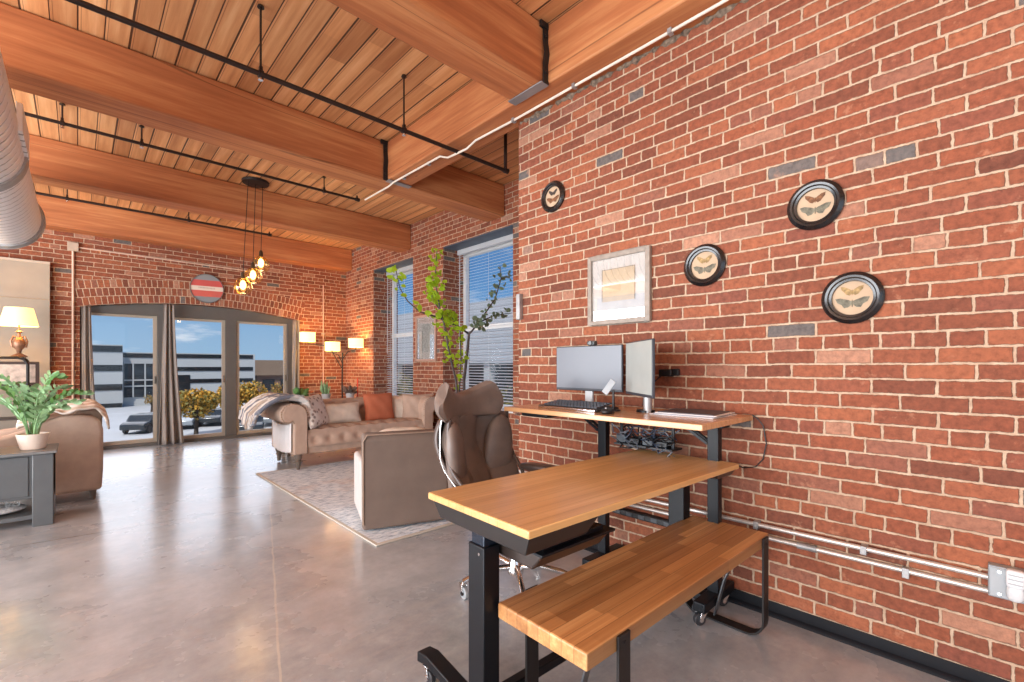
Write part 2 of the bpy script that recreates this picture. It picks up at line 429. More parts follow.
# recessed right wall with two window openings
wins = ((4.21, 5.733), (6.58, 7.96)); ZS, ZT = .66, 3.04
wr = MB(); ys = [2.3, 4.21, 5.733, 6.58, 7.96, YF + .35]
for i in (0, 2, 4): wr.box(W2, W2 + .5, ys[i], ys[i + 1], 0, ZC)
for a, b_ in wins: wr.box(W2, W2 + .5, a, b_, 0, ZS).box(W2, W2 + .5, a, b_, ZT, ZC)
wr.box(W + .32, W2 + .5, 2.3, 2.3 + .3, 0, ZC)
struct(wr.build('wall_recess', BRICK, smooth=False))
# far wall with the arched opening
AX0, AX1 = .022, 3.092
def arch_z(x): return 2.285 - .155 * ((x - 1.557) / 1.535) ** 2
wf = MB().box(-5.3, AX0, YF, YF + .35, 0, ZC).box(AX1, W2 + .02, YF, YF + .35, 0, ZC)
xs = [AX0 + (AX1 - AX0) * i / 24 for i in range(25)]
wf.prism([(x, arch_z(x)) for x in xs] + [(AX1, ZC), (AX0, ZC)], 1, YF, YF + .35)
struct(wf.build('wall_far', BRICK, smooth=False))
# soldier-brick arch, flush courses a hair proud of the wall
def build_arch():
    me = bpy.data.meshes.new('brick_arch'); vs = []; fs = []; uvs = []
    N = 40; x0, x1 = AX0 - .02, AX1 + .02; hgt = .366
    for i in range(N + 1):
        x = x0 + (x1 - x0) * i / N; t = (x - 1.557) / 1.535; lean = t * .07
        z = arch_z(x)
        for j in range(2):
            for k in range(2):
                vs.append((x + lean * j, YF - .008 + k * .03, z + hgt * j))
    for i in range(N):
        a = i * 4
        fs += [(a, a + 4, a + 6, a + 2), (a + 2, a + 6, a + 7, a + 3), (a, a + 1, a + 5, a + 4)]
        u0_, u1_ = (x1 - x0) * i / N, (x1 - x0) * (i + 1) / N
        uvs += [(u0_, 0), (u1_, 0), (u1_, hgt), (u0_, hgt)] + [(u0_, hgt), (u1_, hgt), (u1_, hgt + .03), (u0_, hgt + .03)] + [(u0_, 0), (u0_, -.03), (u1_, -.03), (u1_, 0)]
    fs += [(0, 2, 3, 1), (N * 4, N * 4 + 1, N * 4 + 3, N * 4 + 2)]; uvs += [(0, 0), (0, hgt), (.03, hgt), (.03, 0)] * 2
    me.from_pydata(vs, [], fs); me.materials.append(BRICK_ARCH)
    ul = me.uv_layers.new(name='UVMap')
    for i, u in enumerate(uvs): ul.data[i].uv = u
    o = bpy.data.objects.new('trim_1', me); COL.objects.link(o); return struct(o)
build_arch()
# side and rear walls (behind the camera) with their tall windows
lw_ = MB().box(-5.3, -5.0, -4.3, 9.5, 0, .4).box(-5.3, -5.0, -4.3, 9.5, 3.12, ZC)
for a, b_ in ((-4.3, -1.8), (.9, 1.2), (3.9, 4.2), (7.6, 9.5)): lw_.box(-5.3, -5.0, a, b_, .4, 3.12)
struct(lw_.build('wall_left', DRYWALL, smooth=False))
rw = MB().box(-5.0, W, -4.3, -4.0, 0, .5).box(-5.0, W, -4.3, -4.0, 2.92, ZC).box(-5.0, -3.8, -4.3, -4.0, .5, 2.92).box(1.4, W, -4.3, -4.0, .5, 2.92)
struct(rw.build('wall_rear', DRYWALL, smooth=False))
# black rubber baseboard along the near brick wall
bb = [(W, 0), (W - .028, 0), (W - .024, .012), (W - .010, .022), (W - .009, .062), (W - .006, .068), (W, .068)]
struct(MB().prism(bb, 1, -3.9, 2.628).build('baseboard_right', plain('black_rubber_base', srgb(16, 18, 24), .6, spec=.2), smooth=True))
# rough mortar line where the wall meets the timber
rm = MB()
def rough(u, v):
    y = -3.5 + u * 6.1; a = v * PI / 2
    r = .016 + .012 * math.sin(y * 41) * math.sin(y * 17.3) + .006 * math.sin(y * 97)
    return Vector((W - r * math.cos(a), y, ZB + .002 - r * 1.1 * math.sin(a) + .0))
rm.surf(rough, 420, 3)
struct(rm.build('trim_2', plain('rough_mortar', srgb(128, 112, 96), .9, 0, .4, 40, bump=.6)))

# ------------------------------------------------------------------ ceiling timbers
def beam(y0, y1, x0, x1, z0, z1, ax, label, name='ceiling_beam'):
    o = B(x0, x1, y0, y1, z0, z1).build(name, BEAM[ax], bevel=.012)
    return tag(o, label, 'beam', 'cross beams' if ax == 0 else None)
beam(4.36, 4.70, -4.99, W2 - .004, ZB, ZC - .006, 0, 'big orange timber cross beam the girder ends against, running to the recessed wall')
beam(6.638, 6.95, -4.99, W2 - .004, ZB, ZC - .006, 0, 'timber cross beam just beyond the pendant lamp, ending between the two blind windows')
beam(8.86, YF - .004, -4.99, W2 - .004, ZB, ZC - .006, 0, 'timber cross beam lying flush against the far brick wall')
beam(2.13, 2.44, -4.99, 2.326, ZB, ZC - .006, 0, 'nearest timber cross beam, hung on the girder by a black strap near top centre')
tag(B(2.333, W + .042, -3.9, 4.354, ZB + .004, ZC - .006).build('ceiling_girder', BEAM[1], bevel=.012),
    'thick timber girder running along the top of the near brick wall', 'beam')
def hanger(y0, y1, label, y_strap, px0, px1):
    t = thing('beam_hanger', label, 'metal strap', (2.326, 0, 0))
    # bearing plate under the joint and the twisted strap going up the corner
    B(px0, px1, y0 - .0, y1 + .0, ZB - .010, ZB - .002).build('plate', plain('worn_steel_plate', (.32, .33, .35), .4, .5), t, bevel=.002)
    s = MB()
    pts = [(-.012, y_strap, ZB - .008), (-.012, y_strap, ZB + .12), (-.014, y_strap - .014, ZB + .19), (-.012, y_strap, ZB + .28), (-.012, y_strap, ZC - .008)]
    s.tube(pts, 1, flat=(.055, .01, (1, 0, 0)))
    s.box(-.07, .004, y_strap - .012, y_strap + .006, ZC - .05, ZC - .008)
    s.build('strap', BLACK_IRON, t, bevel=.002)
    for zz in (ZB + .06, ZC - .1): MB().cyl((-.02, y_strap - .006, zz), (-.02, y_strap - .018, zz), .01, n=6).build('bolt', BLACK_IRON, t)
hanger(4.30, 4.375, 'black strap hanging the girder end at the big cross beam', 4.344, .0, .27)
hanger(2.12, 2.45, 'black twisted strap holding the nearest cross beam at the girder', 2.118, -.055, .02)

# sprinkler pipes
RUST = plain('black_pipe', srgb(52, 40, 36), .45, .3, .12, 20)
def pipe(y, z, x0, x1, r, hs, label, drop=None, end_cap=True):
    t = thing('sprinkler_pipe', label, 'pipe', (0, y, z))
    MB().cyl((x0, 0, 0), (x1, 0, 0), r, n=14).build('pipe', RUST, t)
    for hx in hs:
        m = MB().cyl((hx, 0, r), (hx, 0, ZC - z - .012), .007, n=8).lathe([(.001, 0), (.022, 0), (.018, .012), (.001, .014)], (hx, 0, ZC - z - .018), 10)
        m.cyl((hx - .014, 0, 0), (hx + .014, 0, 0), r + .009, n=14); m.box(hx - .01, hx + .01, -.012, .012, r - .01, r + .03)
        m.build('pipe_hanger', RUST, t)
        MB().cyl((hx, 0, -r), (hx, 0, -r - .02), .01, .006, n=8).cyl((hx, 0, -r - .02), (hx, 0, -r - .023), .016, n=10).build('sprinkler_head', CHROME, t)
    if end_cap: MB().cyl((x1 - .02, 0, 0), (x1 + .03, 0, 0), r + .008, n=14).cyl((x1, 0, 0), (x1, 0, .05), r * .7, n=10).build('end_cap', RUST, t)
    if drop: MB().cyl((x1, 0, -.02), (x1, 0, drop), r, n=12).build('riser', RUST, t)
pipe(3.27, 3.135, -4.9, 3.0, .0165, (-.2, .86, 1.9), 'black sprinkler pipe nearest the camera, crossing under the girder', drop=.42)
pipe(5.68, 3.40, -4.9, 2.62, .015, (-.1, .45, 2.2), 'black sprinkler pipe between the two far cross beams with a capped end')
pipe(8.25, 3.42, -4.9, 2.3, .017, (-.1, 1.2), 'farthest dark sprinkler pipe, just before the far brick wall')
# bright conduit on the underside of the girder
t = thing('electrical_conduit', 'thin white conduit clipped under the timber girder', 'conduit', (0, 0, 0))
MB().tube([(2.47, -1.5, ZB - .012), (2.47, 2.6, ZB - .012), (2.455, 3.05, ZB - .012), (2.44, 3.15, ZB - .052), (2.42, 3.4, ZB - .052), (2.405, 3.5, ZB - .012), (2.39, 4.3, ZB - .012), (2.385, 4.42, ZB - .03), (2.38, 4.95, ZB - .03)], .009, 8).build('tube', plain('white_conduit', srgb(236, 226, 210), .4), t)
for yy in (.6, 1.3, 2.0, 2.6, 3.7, 4.15): B(2.40 if yy > 3 else 2.455, 2.43 if yy > 3 else 2.49, yy - .012, yy + .012, ZB - .026, ZB + .003).build('clip', STEEL, t)

# spiral duct
def duct():
    t = thing('spiral_duct', 'round galvanized spiral air duct hanging at the left edge', 'duct', (-.57, 0, 2.74))
    R_ = .3; m = MB(); n = 36; y0, y1 = 1.2, 6.75; k = 50 * 10
    def dr(u, v):
        ph = (u * 50 + v) % 1.0
        r_ = R_ - .014 * max(0, 1 - abs(ph - .5) / .15)
        return Vector((r_ * math.cos(v * 2 * PI), y0 + (y1 - y0) * u, r_ * math.sin(v * 2 * PI)))
    m.surf(dr, k, n)
    dm, DT, db = base_mat('duct_steel'); MATS['duct_steel'] = dm
    dx, dy, dz = DT.sep(DT.node('ShaderNodeTexCoord').outputs['Object'])
    an = DT.m('DIVIDE', DT.m('ADD', DT.m('ARCTAN2', dz, dx), 2 * PI), 2 * PI)
    fr_ = DT.m('FRACT', DT.m('ADD', DT.m('MULTIPLY', DT.m('SUBTRACT', dy, y0), 50 / (y1 - y0)), an))
    seam = DT.m('SUBTRACT', 1., DT.smooth(DT.m('ABSOLUTE', DT.m('SUBTRACT', fr_, .5)), .05, .14))
    DT.link(DT.mix(seam, (.93, .94, .95), (.30, .30, .30)), db.inputs['Base Color']); db.inputs['Roughness'].default_value = .35; db.inputs['Metallic'].default_value = .2
    m.build('duct_body', dm, t)
    r = MB()
    for yy in (4.75,): r.cyl((0, yy - .07, 0), (0, yy + .07, 0), R_ + .014, n=40)
    r.build('joint_band', STEEL, t, bevel=.004)
    M = rot('X', -90); M = trn(0, y1, 0) @ M
    MB().lathe([(R_ + .016, -.07), (R_ + .018, .0), (R_ + .03, .012), (R_ + .012, .03), (R_ - .03, .02), (R_ - .02, -.05)], (0, 0, 0), 40, M=M).build('end_collar', STEEL, t)
    for yy in (3.3, 5.9):
        for xx in (-.18, .18): MB().cyl((xx, yy, .25), (xx, yy, ZC - 2.75), .005, n=6).build('hanger_rod', STEEL, t)
    B(.29, .318, 4.2, 4.75, -.02, .16).build('side_bracket', MATS['duct_steel'], t, bevel=.004)
duct()

# pendant with three globes
AMBER = glass_mat('amber_glass', .25, (1., .82, .52))
FIL = plain('filament', (1, .72, .35), .5, emit=9, ecol=(1, .66, .25))
def pendant():
    t = thing('pendant_lamp', 'pendant with three amber glass globes on a black round canopy', 'lamp', (1.63, 6.42, 0))
    MB().lathe([(.001, ZC - .0), (.15, ZC - .0), (.155, ZC - .01), (.15, ZC - .03), (.05, ZC - .04), (.001, ZC - .04)], (0, 0, 0), 32).build('canopy', BLACK_IRON, t)
    for px, py, dx in ((243, 285, -.1), (253, 275, 0), (261, 263, .1)):
        p = at_y(px, py, 6.42 + dx * .3); x = p.x - 1.63; y = dx * .3; z = p.z
        c = MB().cyl((x, y, z + .13), (dx * .9, y, ZC - .03), .004, n=6).build('cord', BLACK_IRON, t)
        MB().lathe([(.001, .165), (.012, .16), (.022, .14), (.026, .1), (.026, .085), (.001, .085)], (x, y, z), 16).build('socket', plain('bronze', srgb(80, 64, 50), .4, .6), t)
        MB().lathe([(.03, .09), (.05, .075), (.088, .03), (.104, -.02), (.098, -.065), (.07, -.105), (.05, -.11)], (x, y, z), 24).build('glass_globe', AMBER, t)
        MB().ell((x, y, z + .0), .034, .034, .058, 2, 16).build('bulb', FIL, t)
        lamp_light('pendant_glow', (1.63 + x, 6.42 + y, z - .14), 1.8, (1, .66, .3), .04)
pendant()

# ------------------------------------------------------------------ far sliding doors under the arch
def far_doors():
    d = bpy.data.objects.new('door_1', None); COL.objects.link(d); struct(d); d.location = (0, YF + .12, 0)
    m = MB(); zt = 2.035
    # header infill following the arch
    m.prism([(AX0, zt + .03)] + [(AX1, zt + .03)] + [(x, arch_z(x) - .001) for x in reversed(xs)], 1, .0, .12)
    m.box(AX0, .09, 0, .14, 0, zt + .04).box(2.90, AX1, 0, .14, 0, zt + .04)
    m.box(.93, 1.10, 0, .12, 0, zt + .04).box(1.885, 2.055, 0, .12, 0, zt + .04)
    m.box(AX0, AX1, -.03, .14, 0, .045)
    m.build('frame', FRAME_GREY, d, bevel=.006)
    for a, b_ in ((.09, .93), (1.10, 1.885), (2.055, 2.90)):
        s = MB(); e = .045
        s.box(a, a + e, .03, .085, .046, zt + .029).box(b_ - e, b_, .03, .085, .046, zt + .029).box(a + e, b_ - e, .03, .085, .046, .046 + .06).box(a + e, b_ - e, .03, .085, zt - .01, zt + .029)
        s.build('door_leaf', plain('tan_metal_frame', srgb(176, 164, 148), .45, .1, .03), d, bevel=.004)
        B(a + e, b_ - e, .055, .061, .1, zt - .005).build('glass_pane', GLASS, d, smooth=False)
        B(b_ - e + .012, b_ - e + .028, .008, .03, .98, 1.10).build('handle', FRAME_GREY, d, bevel=.004)
far_doors()
CURT = plain('grey_linen_curtain', srgb(146, 137, 130), .9, 0, .04, 20, bump=.1)
def curtain(xt0, xt1, xb0, xb1, zt, label, folds, y=YF - .07, amp=.035, waist=None):
    def fn(u, v):
        xt = xt0 + (xt1 - xt0) * u; xb = xb0 + (xb1 - xb0) * u
        k = v ** 1.4; x = xt * (1 - k) + xb * k
        z = zt - (zt - .015) * v
        a = amp * (.5 + .7 * v) * math.sin(u * folds * 2 * PI + .6 * math.sin(v * 3)) + .01 * math.sin(u * folds * 4.6 * PI + v * 5)
        return Vector((x, y + a * .9, z))
    o = MB().surf(fn, folds * 26, 24).build('curtain', CURT, solid=.005)
    return tag(o, label, 'curtain', 'grey curtains at the arched doors')
curtain(AX0 + .02, .14, AX0 + .02, .22, 2.13, 'grey curtain at the left end of the arched doors', 2)
curtain(.99, 1.13, .93, 1.26, 2.24, 'grey curtain bunched between the first and second door panes', 3, amp=.05)
curtain(2.94, 3.06, 2.92, 3.07, 2.13, 'grey curtain at the right end of the arched doors beside the wall lamp', 2)

# conduits and box on the far wall
t = thing('wall_conduit', 'thin conduit with a square box on the far wall left of the arch', 'conduit', (0, YF, 0))
pb = at_y(73, 247, YF)
B(pb.x - .06, pb.x + .06, -.05, 0, pb.z - .06, pb.z + .06).build('junction_box', plain('beige_box', srgb(186, 168, 150), .6), t, bevel=.005)
MB().cyl((pb.x, -.02, .02), (pb.x, -.02, pb.z - .05), .014, n=10).build('tube', plain('beige_conduit', srgb(214, 184, 164), .6), t)
p2 = at_y(262, 273, YF)
MB().tube([(pb.x + .06, -.015, pb.z), (p2.x, -.015, p2.z)], .011, 8).build('tube', MATS['beige_conduit'], t)
px3 = at_y(323, 300, YF).x
t = thing('wall_conduit', 'thin vertical conduit on the far wall right of the arch', 'conduit', (px3, YF, 0))
MB().cyl((0, -.016, .02), (0, -.016, 2.86), .011, n=8).build('tube', MATS['beige_conduit'], t)
for z in (.8, 1.9): B(-.03, .03, -.028, 0, z - .01, z + .01).build('clip', STEEL, t)

# round striped sign
def sign():
    m, T_, b = base_mat('striped_sign'); c = T_.node('ShaderNodeTexCoord').outputs['Object']; x, y, z = T_.sep(c)
    zz = T_.m('ADD', T_.m('MULTIPLY', T_.m('ADD', z, T_.m('MULTIPLY', x, -.02)), 1 / .46), .5)
    ramp_ = T_.ramp(zz, [(0, srgb(132, 140, 144)), (.2, srgb(206, 102, 92)), (.42, srgb(228, 214, 200)), (.58, srgb(204, 92, 88)), (.8, srgb(138, 146, 150))], 'CONSTANT')
    T_.link(ramp_, b.inputs['Base Color']); b.inputs['Roughness'].default_value = .5
    M = rot('X', 90)
    t = thing('round_sign', 'round sign with red and white bands above the arched doors', 'sign', (1.585, YF, 2.565))
    MB().lathe([(.001, .0), (.235, .0), (.235, .018), (.001, .018)], (0, 0, 0), 40, M=trn(0, -.008, 0) @ M).build('sign_face', m, t)
    MB().lathe([(.232, .0), (.242, .0), (.242, .026), (.232, .026)], (0, 0, 0), 40, M=trn(0, -.008, 0) @ M, close=True).build('rim', plain('sign_rim', srgb(120, 118, 118), .4, .4), t)
    s = MB()
    for i in range(12):
        a = -.12 + i * .02; s.box(a, a + .011, -.0285, -.026, -.004, .018)
    s.build('lettering', plain('faded_lettering', srgb(190, 172, 158), .6), t, smooth=False)
sign()

# ------------------------------------------------------------------ windows with blinds in the recess wall
BLIND = plain('white_blind', srgb(226, 228, 230), .5, 0, .02)
_T = NT(BLIND.node_tree); _tl = _T.node('ShaderNodeBsdfTranslucent'); _tl.inputs[0].default_value = (.85, .86, .88, 1)
_mx = _T.node('ShaderNodeMixShader'); _mx.inputs[0].default_value = .5
_T.link(BLIND.node_tree.nodes['Principled BSDF'].outputs[0], _mx.inputs[1]); _T.link(_tl.outputs[0], _mx.inputs[2]); _T.link(_mx.outputs[0], BLIND.node_tree.nodes['Material Output'].inputs[0])
def window(n, y0, y1, lab):
    d = bpy.data.objects.new('window_%d' % n, None); COL.objects.link(d); struct(d); d.location = (W2 + .38, y0, 0)
    w_ = y1 - y0; e = .055; m = MB()
    m.box(0, .07, 0, e, ZS, ZT).box(0, .07, w_ - e, w_, ZS, ZT).box(0, .07, 0, w_, ZS, ZS + e).box(0, .07, 0, w_, ZT - .09, ZT).box(-.01, .06, 0, w_, 1.80, 1.87)
    m.build('window_frame', WHITE_PAINT, d, bevel=.004)
    B(.03, .036, e, w_ - e, ZS + e, ZT - .09).build('glass_pane', GLASS, d, smooth=False)
    # painted steel lintel soffit and the sill
    B(-.376, .11, .0, w_, ZT - .012, ZT - .001).build('lintel_plate', plain('blue_grey_steel', srgb(86, 100, 116), .5, .2), d)
    B(-.36, -.0, .004, w_ - .004, ZS, ZS + .02).build('window_sill', WHITE_PAINT, d, bevel=.004)
    t = thing('window_blind', lab, 'blind', (W2 + .27, y0 + .03, 0), group='white slatted blinds')
    bw = w_ - .06
    B(-.03, .03, 0, bw, ZT - .085, ZT - .014).build('headrail', BLIND, t, bevel=.004)
    M_ = MB(); z = ZT - .12; k = 0
    while z > ZS + .09:
        Mx = trn(0, 0, z) @ rot('Y', -14)
        M_.box(-.022, .022, 0, bw, -.001, .001, M=Mx); z -= .042; k += 1
    o = M_.build('slats', BLIND, t, smooth=False); o['kind'] = 'stuff'
    B(-.026, .026, 0, bw, ZS + .028, ZS + .05).build('bottom_rail', BLIND, t, bevel=.004)
    for f in (.12, .5, .88):
        MB().cyl((-.025, bw * f, ZS + .04), (-.025, bw * f, ZT - .08), .0018, n=5).build('ladder_cord', BLIND, t)
    MB().cyl((-.04, bw * .95, 1.5), (-.035, bw * .95, ZT - .09), .005, n=6).build('tilt_wand', BLIND, t)
window(1, *wins[0], 'wide white slatted blind in the nearer window behind the leafy branches')
window(2, *wins[1], 'white slatted blind in the farther, narrower-looking window')

# ------------------------------------------------------------------ near brick wall: butterfly frames
def wing_poly(s=1., kind=0):
    if kind == 0: pts = [(0, .0), (.008, .012), (.03, .026), (.05, .03), (.047, .012), (.036, .0), (.026, -.014), (.012, -.02), (.004, -.012)]
    else: pts = [(0, .004), (.012, .010), (.04, .020), (.058, .018), (.05, .0), (.036, -.008), (.028, -.022), (.014, -.02), (.005, -.012)]
    return [(x * s, y * s) for x, y in pts]
FR_B = plain('black_lacquer', srgb(24, 22, 24), .25, 0, .04, coat=.4)
PAPER = plain('aged_paper', srgb(190, 164, 136), .8, 0, .04, 20)
def round_frame(px, py, r, label, c1, c2):
    p = at_x(px, py, W)
    t = thing('butterfly_frame', label, 'picture', (W, p.y, p.z), group='round black butterfly frames')
    M = rot('Y', -90)      # lathe axis z -> -x
    prof = [(r * .64, .004), (r * .66, .016), (r * .74, .018), (r * .78, .026), (r * .86, .028), (r * .93, .022), (r, .014), (r, 0.001), (r * .64, .001)]
    MB().lathe(prof, (0, 0, 0), 48, M=M, close=True).build('frame', FR_B, t)
    MB().cyl((-.001, 0, 0), (-.0045, 0, 0), r * .655, n=40).build('backing_paper', PAPER, t, smooth=False)
    for (cz, sc, kd, cc, nm) in ((r * .24, r * 7.2, 0, c1, 'upper_butterfly'), (-r * .17, r * 9.4, 1, c2, 'lower_butterfly')):
        m = MB()
        for sg in (1, -1):
            poly = [(sg * x * 1., z + cz) for x, z in wing_poly(sc, kd)]
            if sg < 0: poly = poly[::-1]
            m.prism(poly, 0, -.0065, -.005)
        m.ell((-.0065, 0, cz - .004 * sc), .002, .0028 * sc, .016 * sc, 2, 8)
        m.build(nm, cc, t, smooth=False)
DKB = plain('dark_wing', srgb(66, 54, 48), .7, 0, .4, 60); BRB = plain('brown_wing', srgb(120, 78, 48), .7, 0, .4, 60)
GRB = plain('grey_wing', srgb(110, 106, 90), .7, 0, .35, 60); TNB = plain('tan_wing', srgb(160, 132, 86), .7, 0, .35, 60)
round_frame(553.5, 197, .113, 'small-looking round black butterfly frame high up nearest the wall corner', DKB, BRB)
round_frame(705, 265.5, .117, 'round black butterfly frame just right of the square picture', TNB, GRB)
round_frame(815.5, 205.5, .117, 'round black butterfly frame highest of the three on the right', BRB, GRB)
round_frame(852.5, 298, .117, 'round black butterfly frame lowest and farthest right', TNB, GRB)

# square framed drawing
def square_frame():
    y0, y1, z0, z1 = 1.463, 1.93, 1.526, 1.987
    t = thing('framed_picture', 'square grey-framed drawing above the monitors on the brick wall', 'picture', (W, (y0 + y1) / 2, z0))
    hw = (y1 - y0) / 2; hh = z1 - z0; e = .03; m = MB()
    ring_boxes(m, -.03, -.001, -hw, hw, 0, hh, e)
    m.build('frame', plain('weathered_frame', srgb(150, 138, 126), .5, 0, .12, 30), t, bevel=.004)
    B(-.012, -.002, -hw + e, hw - e, e, hh - e).build('mat_board', plain('white_mat', srgb(226, 220, 214), .8), t, smooth=False)
    B(-.014, -.012, -.12, .12, .15, hh - .1).build('drawing', plain('kraft_drawing', srgb(222, 200, 170), .8, 0, .05, 30), t, smooth=False)
    m = MB(); m.box(-.0145, -.014, -.125, .125, hh - .103, hh - .1).box(-.0145, -.014, -.125, -.122, .15, hh - .1).box(-.0145, -.014, .122, .125, .15, hh - .1)
    m.build('drawing_edge', plain('brown_edge', srgb(120, 96, 78), .8), t, smooth=False)
    B(-.0185, -.017, -hw + e, hw - e, e, hh - e).build('glass', glass_mat('picture_glass', .5), t, smooth=False)
square_frame()
# picture on the pier between the windows
def pier_picture():
    y0, y1, z0, z1 = 5.89, 6.46, 1.34, 2.06
    t = thing('framed_picture', 'white framed picture on the brick pier between the two blind windows', 'picture', (W2, (y0 + y1) / 2, z0))
    hw = (y1 - y0) / 2; hh = z1 - z0; e = .03; m = MB()
    ring_boxes(m, -.03, -.001, -hw, hw, 0, hh, e)
    m.build('frame', plain('brown_thin_frame', srgb(176, 138, 120), .5), t, bevel=.003)
    B(-.012, -.002, -hw + e, hw - e, e, hh - e).build('mat_board', MATS['white_mat'], t, smooth=False)
    B(-.014, -.012, -.12, .12, .14, hh - .14).build('print', plain('pale_print', srgb(196, 196, 190), .6, 0, .2, 20), t, smooth=False)
    B(-.0185, -.017, -hw + e, hw - e, e, hh - e).build('glass', MATS['picture_glass'], t, smooth=False)
pier_picture()

# conduits low on the near wall, outlet box with white freshener
t = thing('wall_conduit', 'upper of two silver conduits running low along the near brick wall', 'conduit', (W, 0, .447))
MB().tube([(-.016, .04, 0), (-.016, .16, .0), (-.03, .25, .004), (-.03, 2.6, -.014)], .0115, 10).build('tube', CONDUIT, t)
for yy in (.42, .86, 1.7): B(-.046, -.001, yy - .012, yy + .012, -.022, .016).build('clip', STEEL, t, bevel=.002)
t = thing('wall_conduit', 'lower of two silver conduits running low along the near brick wall', 'conduit', (W, 0, .394))
MB().tube([(-.016, .04, 0), (-.018, 2.6, -.02)], .0115, 10).build('tube', CONDUIT, t)
for yy in (.28, .86, 1.7): B(-.03, -.001, yy - .012, yy + .012, -.03, .012).build('clip', STEEL, t, bevel=.002)
MB().cyl((-.017, .60, -.004), (-.017, .68, -.006), .016, n=12).build('coupling', STEEL, t)
t = thing('outlet_box', 'grey steel outlet box at the end of the silver conduits', 'outlet', (W, -.05, .385))
B(-.045, -.001, -.12, .09, 0, .118).build('box', plain('grey_steel_box', (.34, .37, .39), .5, .3, .1), t, bevel=.004)
B(-.049, -.045, -.11, .085, .006, .112).build('cover_plate', plain('grey_steel_cover', (.38, .41, .43), .5, .3, .1), t, bevel=.001)
for yy, zz in ((.06, .1), (-.09, .1), (.06, .018)): MB().cyl((-.049, yy, zz), (-.053, yy, zz), .006, n=8).build('screw', CHROME, t)
t = thing('air_freshener', 'white plug-in air freshener in the steel outlet box', 'air freshener', (W - .049, -.03, .395))
MB().ell((-.018, 0, .03), .018, .024, .032, 2.6, 16).build('reservoir', plain('cloudy_plastic', srgb(214, 218, 220), .2), t)
B(-.038, -.001, -.024, .024, .05, .115).build('cap', WHITE_PL, t, bevel=.01, seg=3)
for i in range(3): B(-.041, -.038, -.018, .018, .065 + i * .016, .069 + i * .016).build('slot', plain('slot_grey', srgb(170, 174, 178), .5), t)
t = thing('wall_switch', 'narrow grey switch box on the near wall corner beside the window', 'switch', (W, 2.6, 1.72))
B(-.04, -.001, -.02, .02, -.10, .10).build('switch_box', STEEL, t, bevel=.004)


# ------------------------------------------------------------------ casters
def caster(parent, x, y, ztop, wr=.032, white=False, ang=0, name='caster'):
    """swivel caster whose wheel touches z = 0 of the parent"""
    M = trn(x, y, 0) @ rot('Z', ang); m = MB()
    def cy(a, b_, r, n=12):
        m.cyl(M @ Vector(a), M @ Vector(b_), r, n=n)
    cy((0, 0, ztop), (0, 0, wr * 2 + .004), .009)
    m.prism([(-.02, wr * 2 + .012), (.014, wr * 2 + .012), (.026, wr * .8), (.010, wr * .8), (-.012, wr * 1.9)], 1, -.017, -.013, M=M)
    m.prism([(-.02, wr * 2 + .012), (.014, wr * 2 + .012), (.026, wr * .8), (.010, wr * .8), (-.012, wr * 1.9)], 1, .013, .017, M=M)
    m.box(-.02, .016, -.017, .017, wr * 2 + .006, wr * 2 + .014, M=M)
    o = m.build(name, CHROME, parent, bevel=.001)
    wq = MB(); wq.cyl(M @ Vector((.016, -.011, wr)), M @ Vector((.016, .011, wr)), wr, n=24)
    wq.build('wheel', plain('clear_wheel', srgb(150, 156, 160), .2) if white else plain('rubber_wheel', srgb(46, 46, 50), .5), o, bevel=.004)
    MB().cyl(M @ Vector((.016, -.0185, wr)), M @ Vector((.016, .0185, wr)), wr * .35, n=14).build('hub', CHROME if not white else BLACK, o)
    return o

